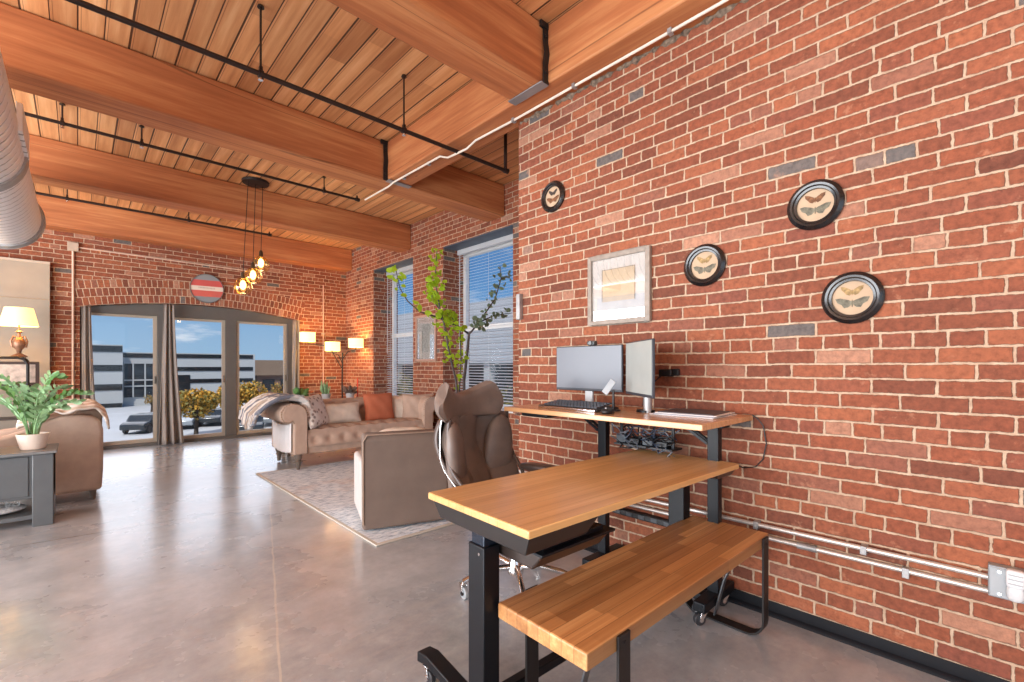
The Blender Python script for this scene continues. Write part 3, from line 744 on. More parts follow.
# ------------------------------------------------------------------ rolling wooden table
def table():
    L_, Wd, zt, th = 1.41, .55, .778, .026
    t = thing('rolling_table', 'oak-topped rolling table on two black steel columns beside the bench', 'table', (1.655, 1.178, 0), math.radians(-2.0))
    x0, x1, y0, y1 = -L_ / 2, L_ / 2, -Wd / 2, Wd / 2
    B(x0, x1, y0, y1, zt - th, zt).build('tabletop', TABLE_WOOD, t, bevel=.004)
    # slanted steel brackets under both ends
    for sx in (-1, 1):
        m = MB(); xa = x0 + .012 if sx < 0 else x1 - .012; 
        a, b_ = sorted((xa, xa - sx * (.33 if sx < 0 else .2)))
        z1 = zt - th - .001; z0 = z1 - (.058 if sx < 0 else .03)
        vs = [(a, y0 + .012, z1), (b_, y0 + .012, z1), (b_, y1 - .012, z1), (a, y1 - .012, z1)]
        i0 = .02 if sx < 0 else .05; i1 = .05 if sx < 0 else .02
        ww = [(a + i0 * (1 if sx > 0 else .2), y0 + .03, z0), (b_ - i1 * (1 if sx < 0 else .2), y0 + .03, z0), (b_ - i1, y1 - .06, z0), (a + i0 * .2, y1 - .06, z0)]
        m._add([Vector(p) for p in vs + ww], [(0, 1, 2, 3), (7, 6, 5, 4), (0, 4, 5, 1), (1, 5, 6, 2), (2, 6, 7, 3), (3, 7, 4, 0)])
        m.build('end_bracket', plain('gunmetal_bracket', srgb(52, 50, 50), .3, .4), t, bevel=.003)
    # shallow drawer hung under the top
    d = MB(); d.prism([(y0 + .045, zt - .115), (y0 + .09, zt - .17), (y1 - .2, zt - .17), (y1 - .17, zt - .115)], 0, x0 + .10, x0 + .44)
    d.build('drawer', plain('gunmetal_drawer', srgb(64, 54, 50), .32, .3), t, bevel=.006)
    B(x0 + .09, x0 + .46, y0 + .035, y1 - .16, zt - .115, zt - .106).build('drawer_rim', BLACK, t, bevel=.002)
    B(x0 + .12, x0 + .42, y0 + .06, y0 + .08, zt - .107, zt - .09).build('drawer_runner', BLACK, t)
    for cx_ in (x0 + .052, x1 - .07):
        yy = .0
        B(cx_ - .026, cx_ + .026, yy - .034, yy + .034, .5, zt - th - (.058 if cx_ < 0 else .03)).build('inner_column', plain('blue_black_steel', srgb(30, 40, 54), .25, .3), t, bevel=.003)
        B(cx_ - .034, cx_ + .034, yy - .043, yy + .043, .075, .655).build('column', BLACK, t, bevel=.004)
        fl = .395 if cx_ < 0 else .15
        m = MB().prism([(-fl, .075), (-fl, .115), (-fl + .065, .128), (-.08, .098), (.08, .098), (.33, .128), (.395, .115), (.395, .075), (.33, .088), (.06, .06), (-.06, .06), (-fl + .065, .088)], 0, cx_ - .03, cx_ + .03)
        m.build('foot', BLACK, t, bevel=.004)
        for yy2 in (-fl + .035, .36): caster(t, cx_, yy2, .09, .027, ang=-90 if yy2 > 0 else 90)
        MB().cyl((cx_ - .037, -.02, .63), (cx_ - .033, -.02, .63), .005, n=8).build('screw', CHROME, t)
    B(x0 + .09, x1 - .10, .0, .04, .08, .115).build('crossbar', BLACK, t, bevel=.004)
table()

# ------------------------------------------------------------------ bench
def bench():
    t = thing('wooden_bench', 'butcher-block wooden bench on black flat-steel loop legs', 'bench', (1.692, .948, 0), math.radians(-.9))
    L_, Wd, zt, th = 1.36, .372, .468, .052
    B(-L_ / 2, L_ / 2, -Wd / 2, Wd / 2, zt - th, zt).build('seat', BENCH_WOOD, t, bevel=.006, seg=3)
    for sx in (-1, 1):
        x = sx * (L_ / 2 - (.165 if sx < 0 else .065)); hw = Wd / 2 + .005; m = MB()
        pts = [(x, -hw, zt - .004), (x, -hw, .09)]
        r = .075
        for k in range(7):
            a = PI + (PI / 2) * k / 6; pts.append((x, -hw + r + r * math.cos(a), r + .006 + r * math.sin(a)))
        for k in range(7):
            a = 1.5 * PI + (PI / 2) * k / 6; pts.append((x, hw - r + r * math.cos(a), r + .006 + r * math.sin(a)))
        pts += [(x, hw, .1), (x, hw, zt - .004)]
        m.tube(pts, 1, flat=(.06, .009, (1, 0, 0)))
        m.build('leg_loop', BLACK_IRON, t, bevel=.0015)
        for yy in (-hw - .004, hw + .004):
            MB().cyl((x, yy - .003, zt - .03), (x, yy + .003, zt - .03), .006, n=6).build('bolt', BLACK_IRON, t)
        b_ = MB().tube([(x, -hw + .10, zt - th), (x - sx * .03, -.02, .22), (x, .04, .02)], 1, flat=(.03, .006, (1, 0, 0)))
        b_.build('brace', plain('brace_steel', srgb(96, 100, 104), .35, .5), t)
bench()

# ------------------------------------------------------------------ standing desk against the wall
def desk():
    t = thing('standing_desk', 'tall oak-topped black standing desk against the near brick wall', 'desk', (2.24, 1.54, 0))
    x0, x1, y0, y1, zt = -.29, .295, -.66, .60, 1.0
    B(x0, x1, y0, y1, zt - .027, zt).build('desktop', DESK_WOOD, t, bevel=.003)
    for yc in (-.543, .13):
        B(.085, .13, yc - .028, yc + .028, .1, zt - .028).build('column', BLACK, t, bevel=.003)
        for xx in (.09, .132):
            MB().tube([(xx, yc + .03, zt - .14), (xx, yc + .20, zt - .03)], 1, flat=(.012, .014, (1, 0, 0))).build('brace', BLACK, t)
        B(x0 + .22, x1 - .01, yc - .03, yc + .03, .07, .12).build('foot', BLACK, t, bevel=.006)
        for xx in (x0 + .26, x1 - .06): caster(t, xx, yc - .0, .08, .03, ang=150)
    B(.07, .155, -.6, .3, zt - .055, zt - .028).build('top_rail', BLACK, t, bevel=.003)
    B(-.2, .02, .32, .54, zt - .06, zt - .028).build('control_box', DARK_PLASTIC, t, bevel=.012, seg=3)
    MB().tube([(-.2, .53, zt - .03), (-.24, .55, zt - .05), (-.2, .55, zt - .055)], .006, 6).build('hook', CHROME, t)
desk()
# crossbeam / cable tray with tangled cables, hung under desk
def cables():
    t = thing('cable_tray', 'tangle of power bricks and cables in a tray under the standing desk', 'cable tray', (2.33, 1.36, .83))
    B(-.05, .06, -.17, .19, -.03, -.02).build('tray', DARK_PLASTIC, t)
    for yy in (-.15, .17): B(-.004, .004, yy - .008, yy + .008, -.02, .108).build('tray_bracket', BLACK, t)
    R = random.Random(3)
    for i in range(4):
        yy = -.13 + i * .085; B(-.03, .03, yy, yy + .065, -.019, .014 + .012 * (i % 2)).build('power_adapter', plain('adapter_grey', srgb(58, 66, 74), .4) if i % 2 else DARK_PLASTIC, t, bevel=.005)
    for i in range(34):
        p = Vector((R.uniform(-.06, .04), R.uniform(-.16, .17), R.uniform(-.03, .05))); pts = [p.copy()]
        for k in range(7):
            p += Vector((R.uniform(-.03, .03), R.uniform(-.06, .06), R.uniform(-.03, .035)))
            p.x = max(-.075, min(.055, p.x)); p.y = max(-.18, min(.2, p.y)); p.z = max(-.06, min(.11, p.z)); pts.append(p.copy())
        sm = []
        for k in range(len(pts) - 1):
            for q in range(4):
                f = q / 4; a, b_ = pts[k], pts[k + 1]
                sm.append(a.lerp(b_, f * f * (3 - 2 * f)))
        MB().tube(sm, .0035, 6).build('cable', [DARK_PLASTIC, plain('grey_cable', srgb(86, 90, 98), .4), DARK_PLASTIC, plain('blue_cable', srgb(48, 58, 76), .4)][i % 4], t)
cables()
t = thing('power_strip', 'black power strip on the brick wall under the rolling table', 'power strip', (W, 1.52, .33))
B(-.045, -.001, -.26, .26, -.02, .02).build('strip_body', DARK_PLASTIC, t, bevel=.008)
for i in range(5): B(-.049, -.045, -.2 + i * .085, -.16 + i * .085, -.012, .012).build('socket', plain('socket_grey', srgb(70, 74, 80), .4), t)
MB().tube([(-.03, -.26, 0), (-.04, -.34, -.03), (-.03, -.42, -.12), (-.035, -.46, -.3)], .004, 6).build('cord', DARK_PLASTIC, t)
tag(MB().tube([(W - .02, .885, 1.002), (W - .012, .862, .985), (W - .010, .835, .95), (W - .010, .82, .86), (W - .010, .835, .78), (W - .012, .87, .735), (W - .012, .93, .72), (W - .012, 1.0, .74)], .003, 6).build('hanging_cable', DARK_PLASTIC),
    'thin black cable looping from the right end of the standing desk', 'cable')

# ------------------------------------------------------------------ things on the desk
ZD = 1.0
SCREEN = plain('grey_glare_screen', srgb(104, 110, 120), .28, 0, .03, 3)  # diffuse greys stand in for glare reflected by the switched-off screens
SCREEN2 = plain('pale_glare_screen', srgb(168, 174, 170), .35, 0, .05, 6)
def monitor(loc, rotz, w_, hgt, zb, label, scr, stand):
    # local -X is the viewing side, width along Y
    t = thing('computer_monitor', label, 'monitor', loc, rotz, group='monitors on the standing desk')
    B(-.004, .012, -w_ / 2, w_ / 2, zb, zb + hgt).build('housing', plain('monitor_grey', srgb(56, 60, 68), .4), t, bevel=.004)
    B(-.0055, -.004, -w_ / 2 + .006, w_ / 2 - .006, zb + .016, zb + hgt - .006).build('screen', scr, t, smooth=False)
    if stand == 'neck':
        B(.01, .03, -.03, .03, .012, zb + .14).build('neck', plain('silver_neck', srgb(190, 192, 194), .35, .3), t, bevel=.005)
        B(-.08, .085, -.11, .11, 0, .012).build('base', plain('silver_base', srgb(150, 152, 156), .35, .3), t, bevel=.004)
    else:
        MB().cyl((.05, .0, 0), (.05, .0, zb + .06), .022, n=20).build('post', STEEL, t)
        MB().cyl((.05, .03, 0), (.05, .03, .012), .05, n=24).build('base', BLACK, t)
        B(.01, .05, -.03, .03, zb + .0, zb + .08).build('mount_plate', BLACK, t)
    return t
monitor((2.35, 1.795, ZD), 0, .515, .285, .097, 'left wide monitor with a blue-grey blank screen and webcam on top', SCREEN, 'neck')
m2 = monitor((2.225, 1.355, ZD), math.radians(-40), .43, .30, .09, 'right monitor turned sideways with a pale blank screen', SCREEN2, 'post')
t = thing('webcam', 'small black webcam clipped on top of the left monitor', 'webcam', (2.35, 1.76, ZD + .382))
B(-.014, .026, -.025, .03, .001, .03).build('body', plain('webcam_grey', srgb(70, 76, 78), .3), t, bevel=.006)
MB().cyl((-.022, 0, .016), (-.012, 0, .016), .011, n=16).build('lens', FR_B, t)
def keyboard():
    t = thing('keyboard', 'large black keyboard on a tray at the left of the standing desk', 'keyboard', (2.17, 1.74, ZD))
    B(-.11, .10, -.23, .21, .001, .018).build('keyboard_body', DARK_PLASTIC, t, bevel=.006)
    B(-.118, -.11, -.22, .2, .001, .014).build('front_trim', CHROME, t, bevel=.003)
    k = MB()
    for i in range(5):
        for j in range(17): k.box(-.078 + i * .03, -.052 + i * .03, -.205 + j * .0235, -.186 + j * .0235, .018 + i * .004, .026 + i * .004)
    o = k.build('keys', plain('key_grey', srgb(70, 74, 82), .5), t, smooth=False); o['kind'] = 'stuff'
    MB().tube([(.09, .1, .01), (.12, .14, .03), (.15, .08, .035), (.12, .0, .02), (.15, -.06, .008)], .004, 6).build('cord', DARK_PLASTIC, t)
keyboard()
t = thing('computer_mouse', 'dark computer mouse beside the keyboard', 'mouse', (2.06, 1.44, ZD), .3)
MB().ell((0, 0, .012), .055, .032, .02, 2.4, 20).build('mouse_body', DARK_PLASTIC, t)
MB().cyl((-.03, -.004, .03), (-.03, .004, .03), .006, n=10).build('scroll_wheel', STEEL, t)
t = thing('phone_stand', 'slim stand holding a pale tilted phone in front of the left monitor', 'phone stand', (2.20, 1.50, ZD))
MB().lathe([(.001, .001), (.04, .001), (.038, .008), (.008, .014), (.006, .12), (.001, .122)], (0, 0, 0), 20).build('stand', DARK_PLASTIC, t)
B(-.004, .004, -.02, .02, -.045, .045, M=trn(-.014, .02, .135) @ rot('X', 30) @ rot('Y', 18)).build('phone', plain('pale_phone', srgb(170, 178, 184), .2), t, bevel=.003)
t = thing('paper_stack', 'flat stack of papers and a laptop at the right of the standing desk', 'papers', (2.32, 1.10, ZD), math.radians(4))
PW = [plain('paper_white', srgb(226, 224, 222), .7), plain('paper_blue', srgb(170, 176, 190), .6), plain('folder_dark', srgb(72, 70, 78), .5)]
for i in range(4):
    B(-.13 + .008 * i, .17 - .006 * i, -.16 + .02 * (i % 2), .17 - .01 * i, .001 + i * .0042, .0047 + i * .0042, M=rot('Z', (-3, 4, 0, 1)[i])).build('sheet_pile', PW[(0, 1, 0, 2)[i]], t, smooth=False)
t = thing('wall_adapter', 'black power adapter plugged in on the brick wall behind the monitors', 'adapter', (W, 1.365, 1.215))
B(-.05, -.001, -.05, .03, -.022, .02).build('plug_body', DARK_PLASTIC, t, bevel=.006)
B(-.03, -.001, -.085, -.05, -.018, .022).build('second_plug', DARK_PLASTIC, t, bevel=.005)
MB().tube([(-.04, .02, -.02), (-.05, .06, -.06), (-.06, .11, -.11), (-.05, .13, -.2)], .005, 6).build('cord', DARK_PLASTIC, t)

# ------------------------------------------------------------------ brown leather office chair
def office_chair():
    t = thing('office_chair', 'brown leather office chair with winged headrest and chrome five-star base', 'chair', (1.82, 1.90, 0), math.radians(-74))
    # five-star base
    hub = MB().lathe([(.001, .075), (.045, .075), (.05, .1), (.035, .14), (.03, .16), (.001, .16)], (0, 0, 0), 24).build('hub', CHROME, t)
    for i in range(5):
        a = math.radians(20 + 72 * i); cx_, sy_ = math.cos(a), math.sin(a)
        MB().tube([(.03 * cx_, .03 * sy_, .115), (.15 * cx_, .15 * sy_, .125), (.26 * cx_, .26 * sy_, .105), (.315 * cx_, .315 * sy_, .085)], [.02, .018, .016, .014], 12).build('spoke', CHROME, t)
        caster(t, .315 * cx_, .315 * sy_, .09, .033, white=True, ang=20 + 72 * i + 100)
    MB().cyl((0, 0, .15), (0, 0, .30), .028, n=20).cyl((0, 0, .28), (0, 0, .41), .02, n=18).build('gas_lift', CHROME, t)
    B(-.16, .14, -.12, .12, .40, .435).build('mechanism', BLACK, t, bevel=.008)
    MB().tube([(.02, -.10, .41), (.03, -.26, .40), (.05, -.31, .405)], .007, 8).build('lever', CHROME, t)
    # seat
    def seat(u, v):
        pass
    m = MB().ell((.03, 0, .49), .27, .27, .062, 3.6, 36)
    m.build('seat', LEATHER, t)
    # backrest: three vertical lobes, slightly reclined
    def back(front):
        m = MB()
        def fn(u, v):
            y = -1 + 2 * u; z = v
            halfw = .235 + .045 * math.sin(PI * min(1, z * 1.15)) - .05 * (z ** 3)
            lob = .035 * (abs(math.cos(1.5 * PI * y)) ** .6) * math.sin(PI * min(1, .12 + v * .88)) ** .3
            wrap = .075 * abs(y) ** 2.2
            x = -.25 - .10 * z ** 1.2 + wrap + (lob + .02 if front else -.035)
            if front: x += .025 * math.sin(v * 2 * PI * 1.0) * .8
            return Vector((x, y * halfw * (1 if front else 1.02), .50 + .50 * z))
        m.surf(fn, 36, 20)
        return m
    m = MB(); NU, NV = 40, 22
    def shell(y, z, front):
        halfw = .205 + .03 * math.sin(PI * min(1, z * 1.0)) + .025 * z
        lob = .04 * (abs(math.cos(1.5 * PI * y)) ** .55)
        edge = max(0, 1 - abs(y) ** 6) * max(0, 1 - abs(2 * z - 1) ** 8)
        wrap = .10 * abs(y) ** 2.4
        x = -.27 - .11 * z + .035 * math.sin(z * 2 * PI + .6) + wrap
        x += (lob * edge ** .4 + .012) if front else (-.03 * edge ** .4 - .004)
        return Vector((x, y * halfw * 1.25 + .015, .47 + .49 * z + .02 * (1 - abs(y)) * (z > .9)))
    def closed(u, v):
        # u goes round front then back
        return shell(-1 + 4 * u, v, True) if u <= .5 else shell(3 - 4 * u, v, False)
    m.surf(closed, 64, NV, closeu=True)
    N_ = NV + 1
    m.build('backrest', LEATHER, t)
    def strip(fa, fb, name):
        a_ = [fa(k / 28) for k in range(29)]; b_ = [fb(k / 28) for k in range(29)]
        mm = MB(); mm._add(a_ + b_, [(q, q + 1, 30 + q, 29 + q) for q in range(28)]); mm.build(name, LEATHER, t)
    for z, nm in ((0, 'lower_edge'), (1, 'upper_edge')):
        strip(lambda k: shell(-1 + 2 * k, z, True), lambda k: shell(-1 + 2 * k, z, False), nm)
    # leaf-shaped side bolsters that stand forward of the back
    for sg in (-1, 1):
        Mx = rot('X', -sg * 9) @ rot('Z', -sg * 24)
        MB().ell((-.255, sg * .215, .70), .05, .105, .245, 2.3, 28, M=Mx).build('side_bolster', LEATHER, t)
    # outer shell visible as wavy edges at the side
    m = MB()
    def outer(u, v):
        y = -1 + 2 * u
        p = shell(y, v, False); p.x -= .028 + .012 * math.sin(v * 9); p.y *= 1.05
        return p
    m.surf(outer, 24, 20); m.build('back_shell', LEATHER_D, t, solid=.014)
    for sg in (-1, 1):
        pts = []
        for k in range(22):
            v = k / 21; p = shell(sg, v, True); p.y += sg * .012; p.x += .012 + .012 * math.sin(v * 11); pts.append(p)
        MB().tube(pts, .012, 8).build('piping', LEATHER_D, t)
        pts = [q + Vector((-.05, sg * .006, 0)) for q in pts]
        MB().tube(pts, .0035, 8).build('trim_line', CHROME, t)
    # winged headrest
    m = MB()
    def head(u, v, front):
        y = -1 + 2 * u
        zlo = .945 - .01 * (1 - y * y) + .0 * abs(y); zhi = 1.105 + .075 * abs(y) ** 1.8 - .10 * max(0, abs(y) - .84) / .16 - .012 * math.cos(y * PI)
        z = zlo + (zhi - zlo) * v; hw = .20 + .055 * math.sin(PI * v) * 1
        edge = max(0, 1 - abs(y) ** 5) * max(0, 1 - abs(2 * v - 1) ** 5)
        x = -.385 + .13 * abs(y) ** 1.9
        x += (.05 * edge ** .45 + .008) if front else -.035 * edge ** .45
        return Vector((x, y * hw * 1.28 - .055, z))
    m.surf(lambda u, v: head(2 * u, v, True) if u <= .5 else head(2 - 2 * u, v, False), 56, 16, closeu=True)
    m.build('headrest', LEATHER, t)
    for v in (0, 1):
        strip(lambda k: head(k, v, True), lambda k: head(k, v, False), 'headrest_edge')
    B(-.40, -.37, -.04, .04, .90, 1.0).build('headrest_bracket', BLACK, t, bevel=.004)
    for sg in (-1, 1):
        MB().tube([(-.05, sg * .25, .44), (-.03, sg * .32, .46), (-.02, sg * .325, .57), (-.04, sg * .32, .60)], .018, 10).build('arm_post', CHROME, t)
        MB().ell((.0, sg * .315, .615), .15, .045, .024, 3, 24).build('armrest', LEATHER_D, t)
office_chair()

# ------------------------------------------------------------------ rug
def rug():
    m, T_, b = base_mat('pale_woven_rug'); c = T_.node('ShaderNodeTexCoord').outputs['Object']; x, y, z = T_.sep(c)
    st = T_.noise(T_.xyz(T_.m('MULTIPLY', x, 9.), T_.m('MULTIPLY', y, 30.), 0.), 1.2, 5, .7)
    big = T_.noise(c, 1.6, 3)
    colr = T_.ramp(st, [(.38, srgb(148, 166, 182)), (.48, srgb(210, 222, 232)), (.62, srgb(238, 243, 246))])
    wm = T_.ramp(T_.noise(c, 7., 4), [(.45, srgb(180, 140, 124)), (.6, srgb(226, 210, 198))])
    colr = T_.mix(T_.m('MULTIPLY', T_.smooth(big, .52, .68), .4), colr, wm)
    ed = T_.smooth(T_.m('MAXIMUM', T_.m('SUBTRACT', T_.m('ABSOLUTE', x), 1.17), T_.m('SUBTRACT', T_.m('ABSOLUTE', y), 1.455)), .0, .01)
    colr = T_.mix(ed, colr, srgb(196, 190, 178))
    T_.link(colr, b.inputs['Base Color']); b.inputs['Roughness'].default_value = .95
    T_.link(T_.bump(T_.noise(c, 120., 3), .6, .006), b.inputs['Normal'])
    o = B(-1.2, 1.2, -1.49, 1.49, .0, .011).build('area_rug', m, bevel=.003, loc=(2.71, 4.46, .001))
    tag(o, 'pale grey woven rug with worn pinkish patches under the sofa group', 'rug')
rug()
ZR = .0125

# ------------------------------------------------------------------ cube armchair seen from behind
def armchair():
    t = thing('armchair', 'taupe low armchair seen from behind, standing on the rug', 'armchair', (1.545, 3.25, ZR), math.radians(-19))
    # local: x along the back, y away from the camera
    w_, hb = .66, .738
    m = MB().prism([(.0, .014), (.085, .014), (.12, hb - .03), (.09, hb), (.035, hb), (.0, hb - .04)], 0, 0, w_)
    m.build('backrest', TAUPE, t, bevel=.022, seg=4)
    for xx in (0.002, w_ - .092): B(xx, xx + .09, .06, .70, .035, .50).build('arm', plain('sunlit_taupe_fabric', srgb(196, 190, 186), .85, 0, .05, 8, bump=.2), t, bevel=.03, seg=4)  # arms are the same taupe, coloured pale to imitate sunlight on the side
    B(.08, w_ - .08, .08, .69, .05, .27).build('seat_base', TAUPE, t, bevel=.01)
    MB().ell((w_ / 2, .40, .35), w_ / 2 - .075, .31, .08, 4, 36).build('seat_cushion', CREAM, t)
    MB().ell((w_ / 2, .17, .56), w_ / 2 - .085, .075, .19, 3.4, 32).build('back_cushion', CREAM, t)
    MB().cyl((w_ / 2, .36, 0), (w_ / 2, .36, .045), .26, n=36).build('swivel_base', BLACK, t)
    pts = [(.004, .0, .06), (.002, -.003, hb - .06), (.03, -.002, hb - .012), (w_ - .03, -.002, hb - .012), (w_, -.003, hb - .06), (w_ - .002, .0, .06)]
    MB().tube(pts, .006, 8).build('piping', plain('taupe_piping', srgb(150, 128, 112), .8), t)
armchair()

# ------------------------------------------------------------------ chesterfield sofa
def tuft(u, v, nu, nv, depth=.028):
    """diamond tufting: depth below the puffed surface at (u,v) in 0..1"""
    best = 9
    for r in range(nv):
        vv = (r + .5) / nv
        for c_ in range(nu + 1):
            uu = (c_ + (.5 if r % 2 == 0 else 0.)) / nu
            d_ = math.hypot((u - uu) * nu, (v - vv) * nv * .9); best = min(best, d_)
    return -depth * math.exp(-(best / .26) ** 2)
def sofa():
    x0, y0 = 1.87, 5.76
    L_, D_ = 1.96, .88
    t = thing('chesterfield_sofa', 'beige button-tufted sofa with rolled arms on the far side of the rug', 'sofa', (x0, y0, ZR))
    B(.05, L_ - .05, .04, D_ - .04, .185, .29).build('seat_base', SOFA_M, t, bevel=.02)
    # tufted seat
    def fn(u, v):
        x = .16 + (L_ - .32) * u
        # v 0..1 from front bottom, over the edge, to back
        if v < .3:
            k = v / .3; a = k * PI / 2; y = .03 - .035 * math.sin(a * 2) * .5; z = .27 + .18 * k; 
            y = .0 + .05 * (1 - math.cos(a)) - .03; n = (0, -1, 0)
            z += 0
        else:
            k = (v - .3) / .7; y = .02 + .62 * k; z = .45 + .045 * math.sin(PI * min(1, k * 1.3 + .08)) ** .5; n = (0, 0, 1)
        dd = tuft(u, v, 9, 4)
        return Vector((x, y - n[1] * -dd * 1 if n[1] else y, z + (dd if n[2] else 0)))
    MB().surf(fn, 90, 36).build('seat_cushion', SOFA_M, t)
    # rolled back, tufted front
    prof = [(.60, .40), (.60, .55), (.59, .66), (.60, .72), (.64, .775), (.71, .79), (.79, .775), (.84, .72), (.83, .66), (.80, .63), (.80, .5), (.80, .2)]
    def fb(u, v):
        k = v * (len(prof) - 1); i = min(int(k), len(prof) - 2); f = k - i
        y = prof[i][0] * (1 - f) + prof[i + 1][0] * f; z = prof[i][1] * (1 - f) + prof[i + 1][1] * f
        dd = tuft(u, v * 2.2, 10, 4, .03) if v < .45 else 0
        return Vector((.10 + (L_ - .2) * u, y - dd, z))
    MB().surf(fb, 100, 44).build('backrest', SOFA_M, t)
    # rolled arms
    for sg, xb in ((-1, 0.0), (1, L_)):
        ar = []
        P = [(.17, .18), (.17, .60), (.165, .68), (.13, .75), (.06, .79), (-.03, .80), (-.11, .77), (-.155, .71), (-.155, .64), (-.12, .585), (-.06, .575), (-.02, .60), (.0, .56), (.0, .18)]
        poly = [((xb + p[0]) if sg < 0 else (xb - p[0]), p[1]) for p in P]
        if sg > 0: poly = poly[::-1]
        o = MB().prism(poly, 1, .0, D_ - .02).build('rolled_arm', SOFA_M, t, bevel=.02, seg=3)
        # front facing panel with nail-head line
        fp = [((xb + p[0] * .86 + .01) if sg < 0 else (xb - p[0] * .86 - .01), .02 + p[1] * .965) for p in P]
        if sg > 0: fp = fp[::-1]
        MB().prism(fp, 1, -.014, .004).build('arm_front', SOFA_M, o, bevel=.006)
        m = MB()
        for k in range(30):
            f = k / 29 * (len(P) - 2); i = int(f); g = f - i
            ax = P[i][0] * (1 - g) + P[i + 1][0] * g; az = P[i][1] * (1 - g) + P[i + 1][1] * g
            xx = (xb + ax * .93 + .005) if sg < 0 else (xb - ax * .93 - .005)
            m.ell((xx, -.012, .01 + az * .985), .006, .005, .006, 2, 8)
        q = m.build('nail_heads', plain('brass_nail', srgb(150, 120, 90), .35, .6), o); q['kind'] = 'stuff'
    B(.16, L_ - .16, .012, .04, .18, .28).build('front_rail', SOFA_M, t, bevel=.012)
    lg = [(.001, 0), (.018, 0), (.022, .02), (.026, .07), (.04, .10), (.028, .11), (.042, .135), (.046, .18), (.001, .182)]
    for xx in (.07, L_ - .07):
        for yy in (.05, D_ - .1): MB().lathe(lg, (xx, yy, 0), 18).build('leg', LEG_WOOD, t)
    return t
sofa()
ZS_ = ZR + .497
def pillow(name, label, px, py, Y, w_, hgt, th, mat, rz=0, tilt=16, roll=0, z=None, group='sofa cushions'):
    p = at_y(px, py, Y)
    t = thing(name, label, 'cushion', (p.x, Y, p.z if z is None else z), 0, group)
    M = rot('Z', rz) @ rot('X', -tilt) @ rot('Y', roll)
    n = 28
    def s_(u, v, sg):
        a, b_ = 2 * u - 1, 2 * v - 1
        pin = 1 - .07 * (1 - abs(b_)) * abs(a) ** 2; pin2 = 1 - .07 * (1 - abs(a)) * abs(b_) ** 2
        th_ = th / 2 * max(0, (1 - abs(a) ** 3) * (1 - abs(b_) ** 3)) ** .5 * (1 + .05 * math.sin(7 * a + 5 * b_))
        return (M @ Vector((a * w_ / 2 * pin, sg * th_, b_ * hgt / 2 * pin2)))
    m = MB(); m.surf(lambda u, v: s_(u, v, -1), n, n); m.surf(lambda u, v: s_(u, v, 1), n, n)
    m.build('cover', mat, t)
    pts = []
    for k in range(4):
        for i in range(12):
            f = i / 12
            u, v = ((f, 0), (1, f), (1 - f, 1), (0, 1 - f))[k]
            pts.append(s_(u, v, 1))
    pts.append(pts[0]); MB().tube(pts, .006, 6, cap=False).build('seam', mat, t)
    return t
def pattern_mat():
    m, T_, b = base_mat('white_patterned_fabric'); c = T_.node('ShaderNodeTexCoord').outputs['Object']
    v = T_.node('ShaderNodeTexVoronoi'); T_.link(c, v.inputs['Vector']); v.inputs['Scale'].default_value = 17
    colr = T_.ramp(v.outputs['Distance'], [(.2, srgb(148, 132, 124)), (.42, srgb(234, 226, 218))])
    T_.link(colr, b.inputs['Base Color']); b.inputs['Roughness'].default_value = .85
    return m
pillow('throw_pillow', 'white patterned cushion leaning in the left corner of the sofa', 315, 411, 5.96, .46, .42, .16, pattern_mat(), rz=42, tilt=20)
pillow('throw_pillow', 'long beige lumbar cushion at the middle of the sofa', 340, 413, 6.06, .56, .26, .13, CREAM, rz=2, tilt=18)
pillow('throw_pillow', 'terracotta square cushion on the sofa', 379, 407, 6.16, .44, .40, .16, plain('terracotta_fabric', srgb(190, 108, 76), .85, 0, .05, 10, bump=.15), rz=-2, tilt=14)
pillow('throw_pillow', 'cream ruffled cushion to the right of the terracotta one', 398.5, 408, 6.20, .36, .37, .14, CREAM, rz=-20, tilt=16)
pillow('throw_pillow', 'rounded tan cushion in the right corner of the sofa', 418, 408, 5.98, .46, .42, .2, SOFA_M, rz=-30, tilt=14)

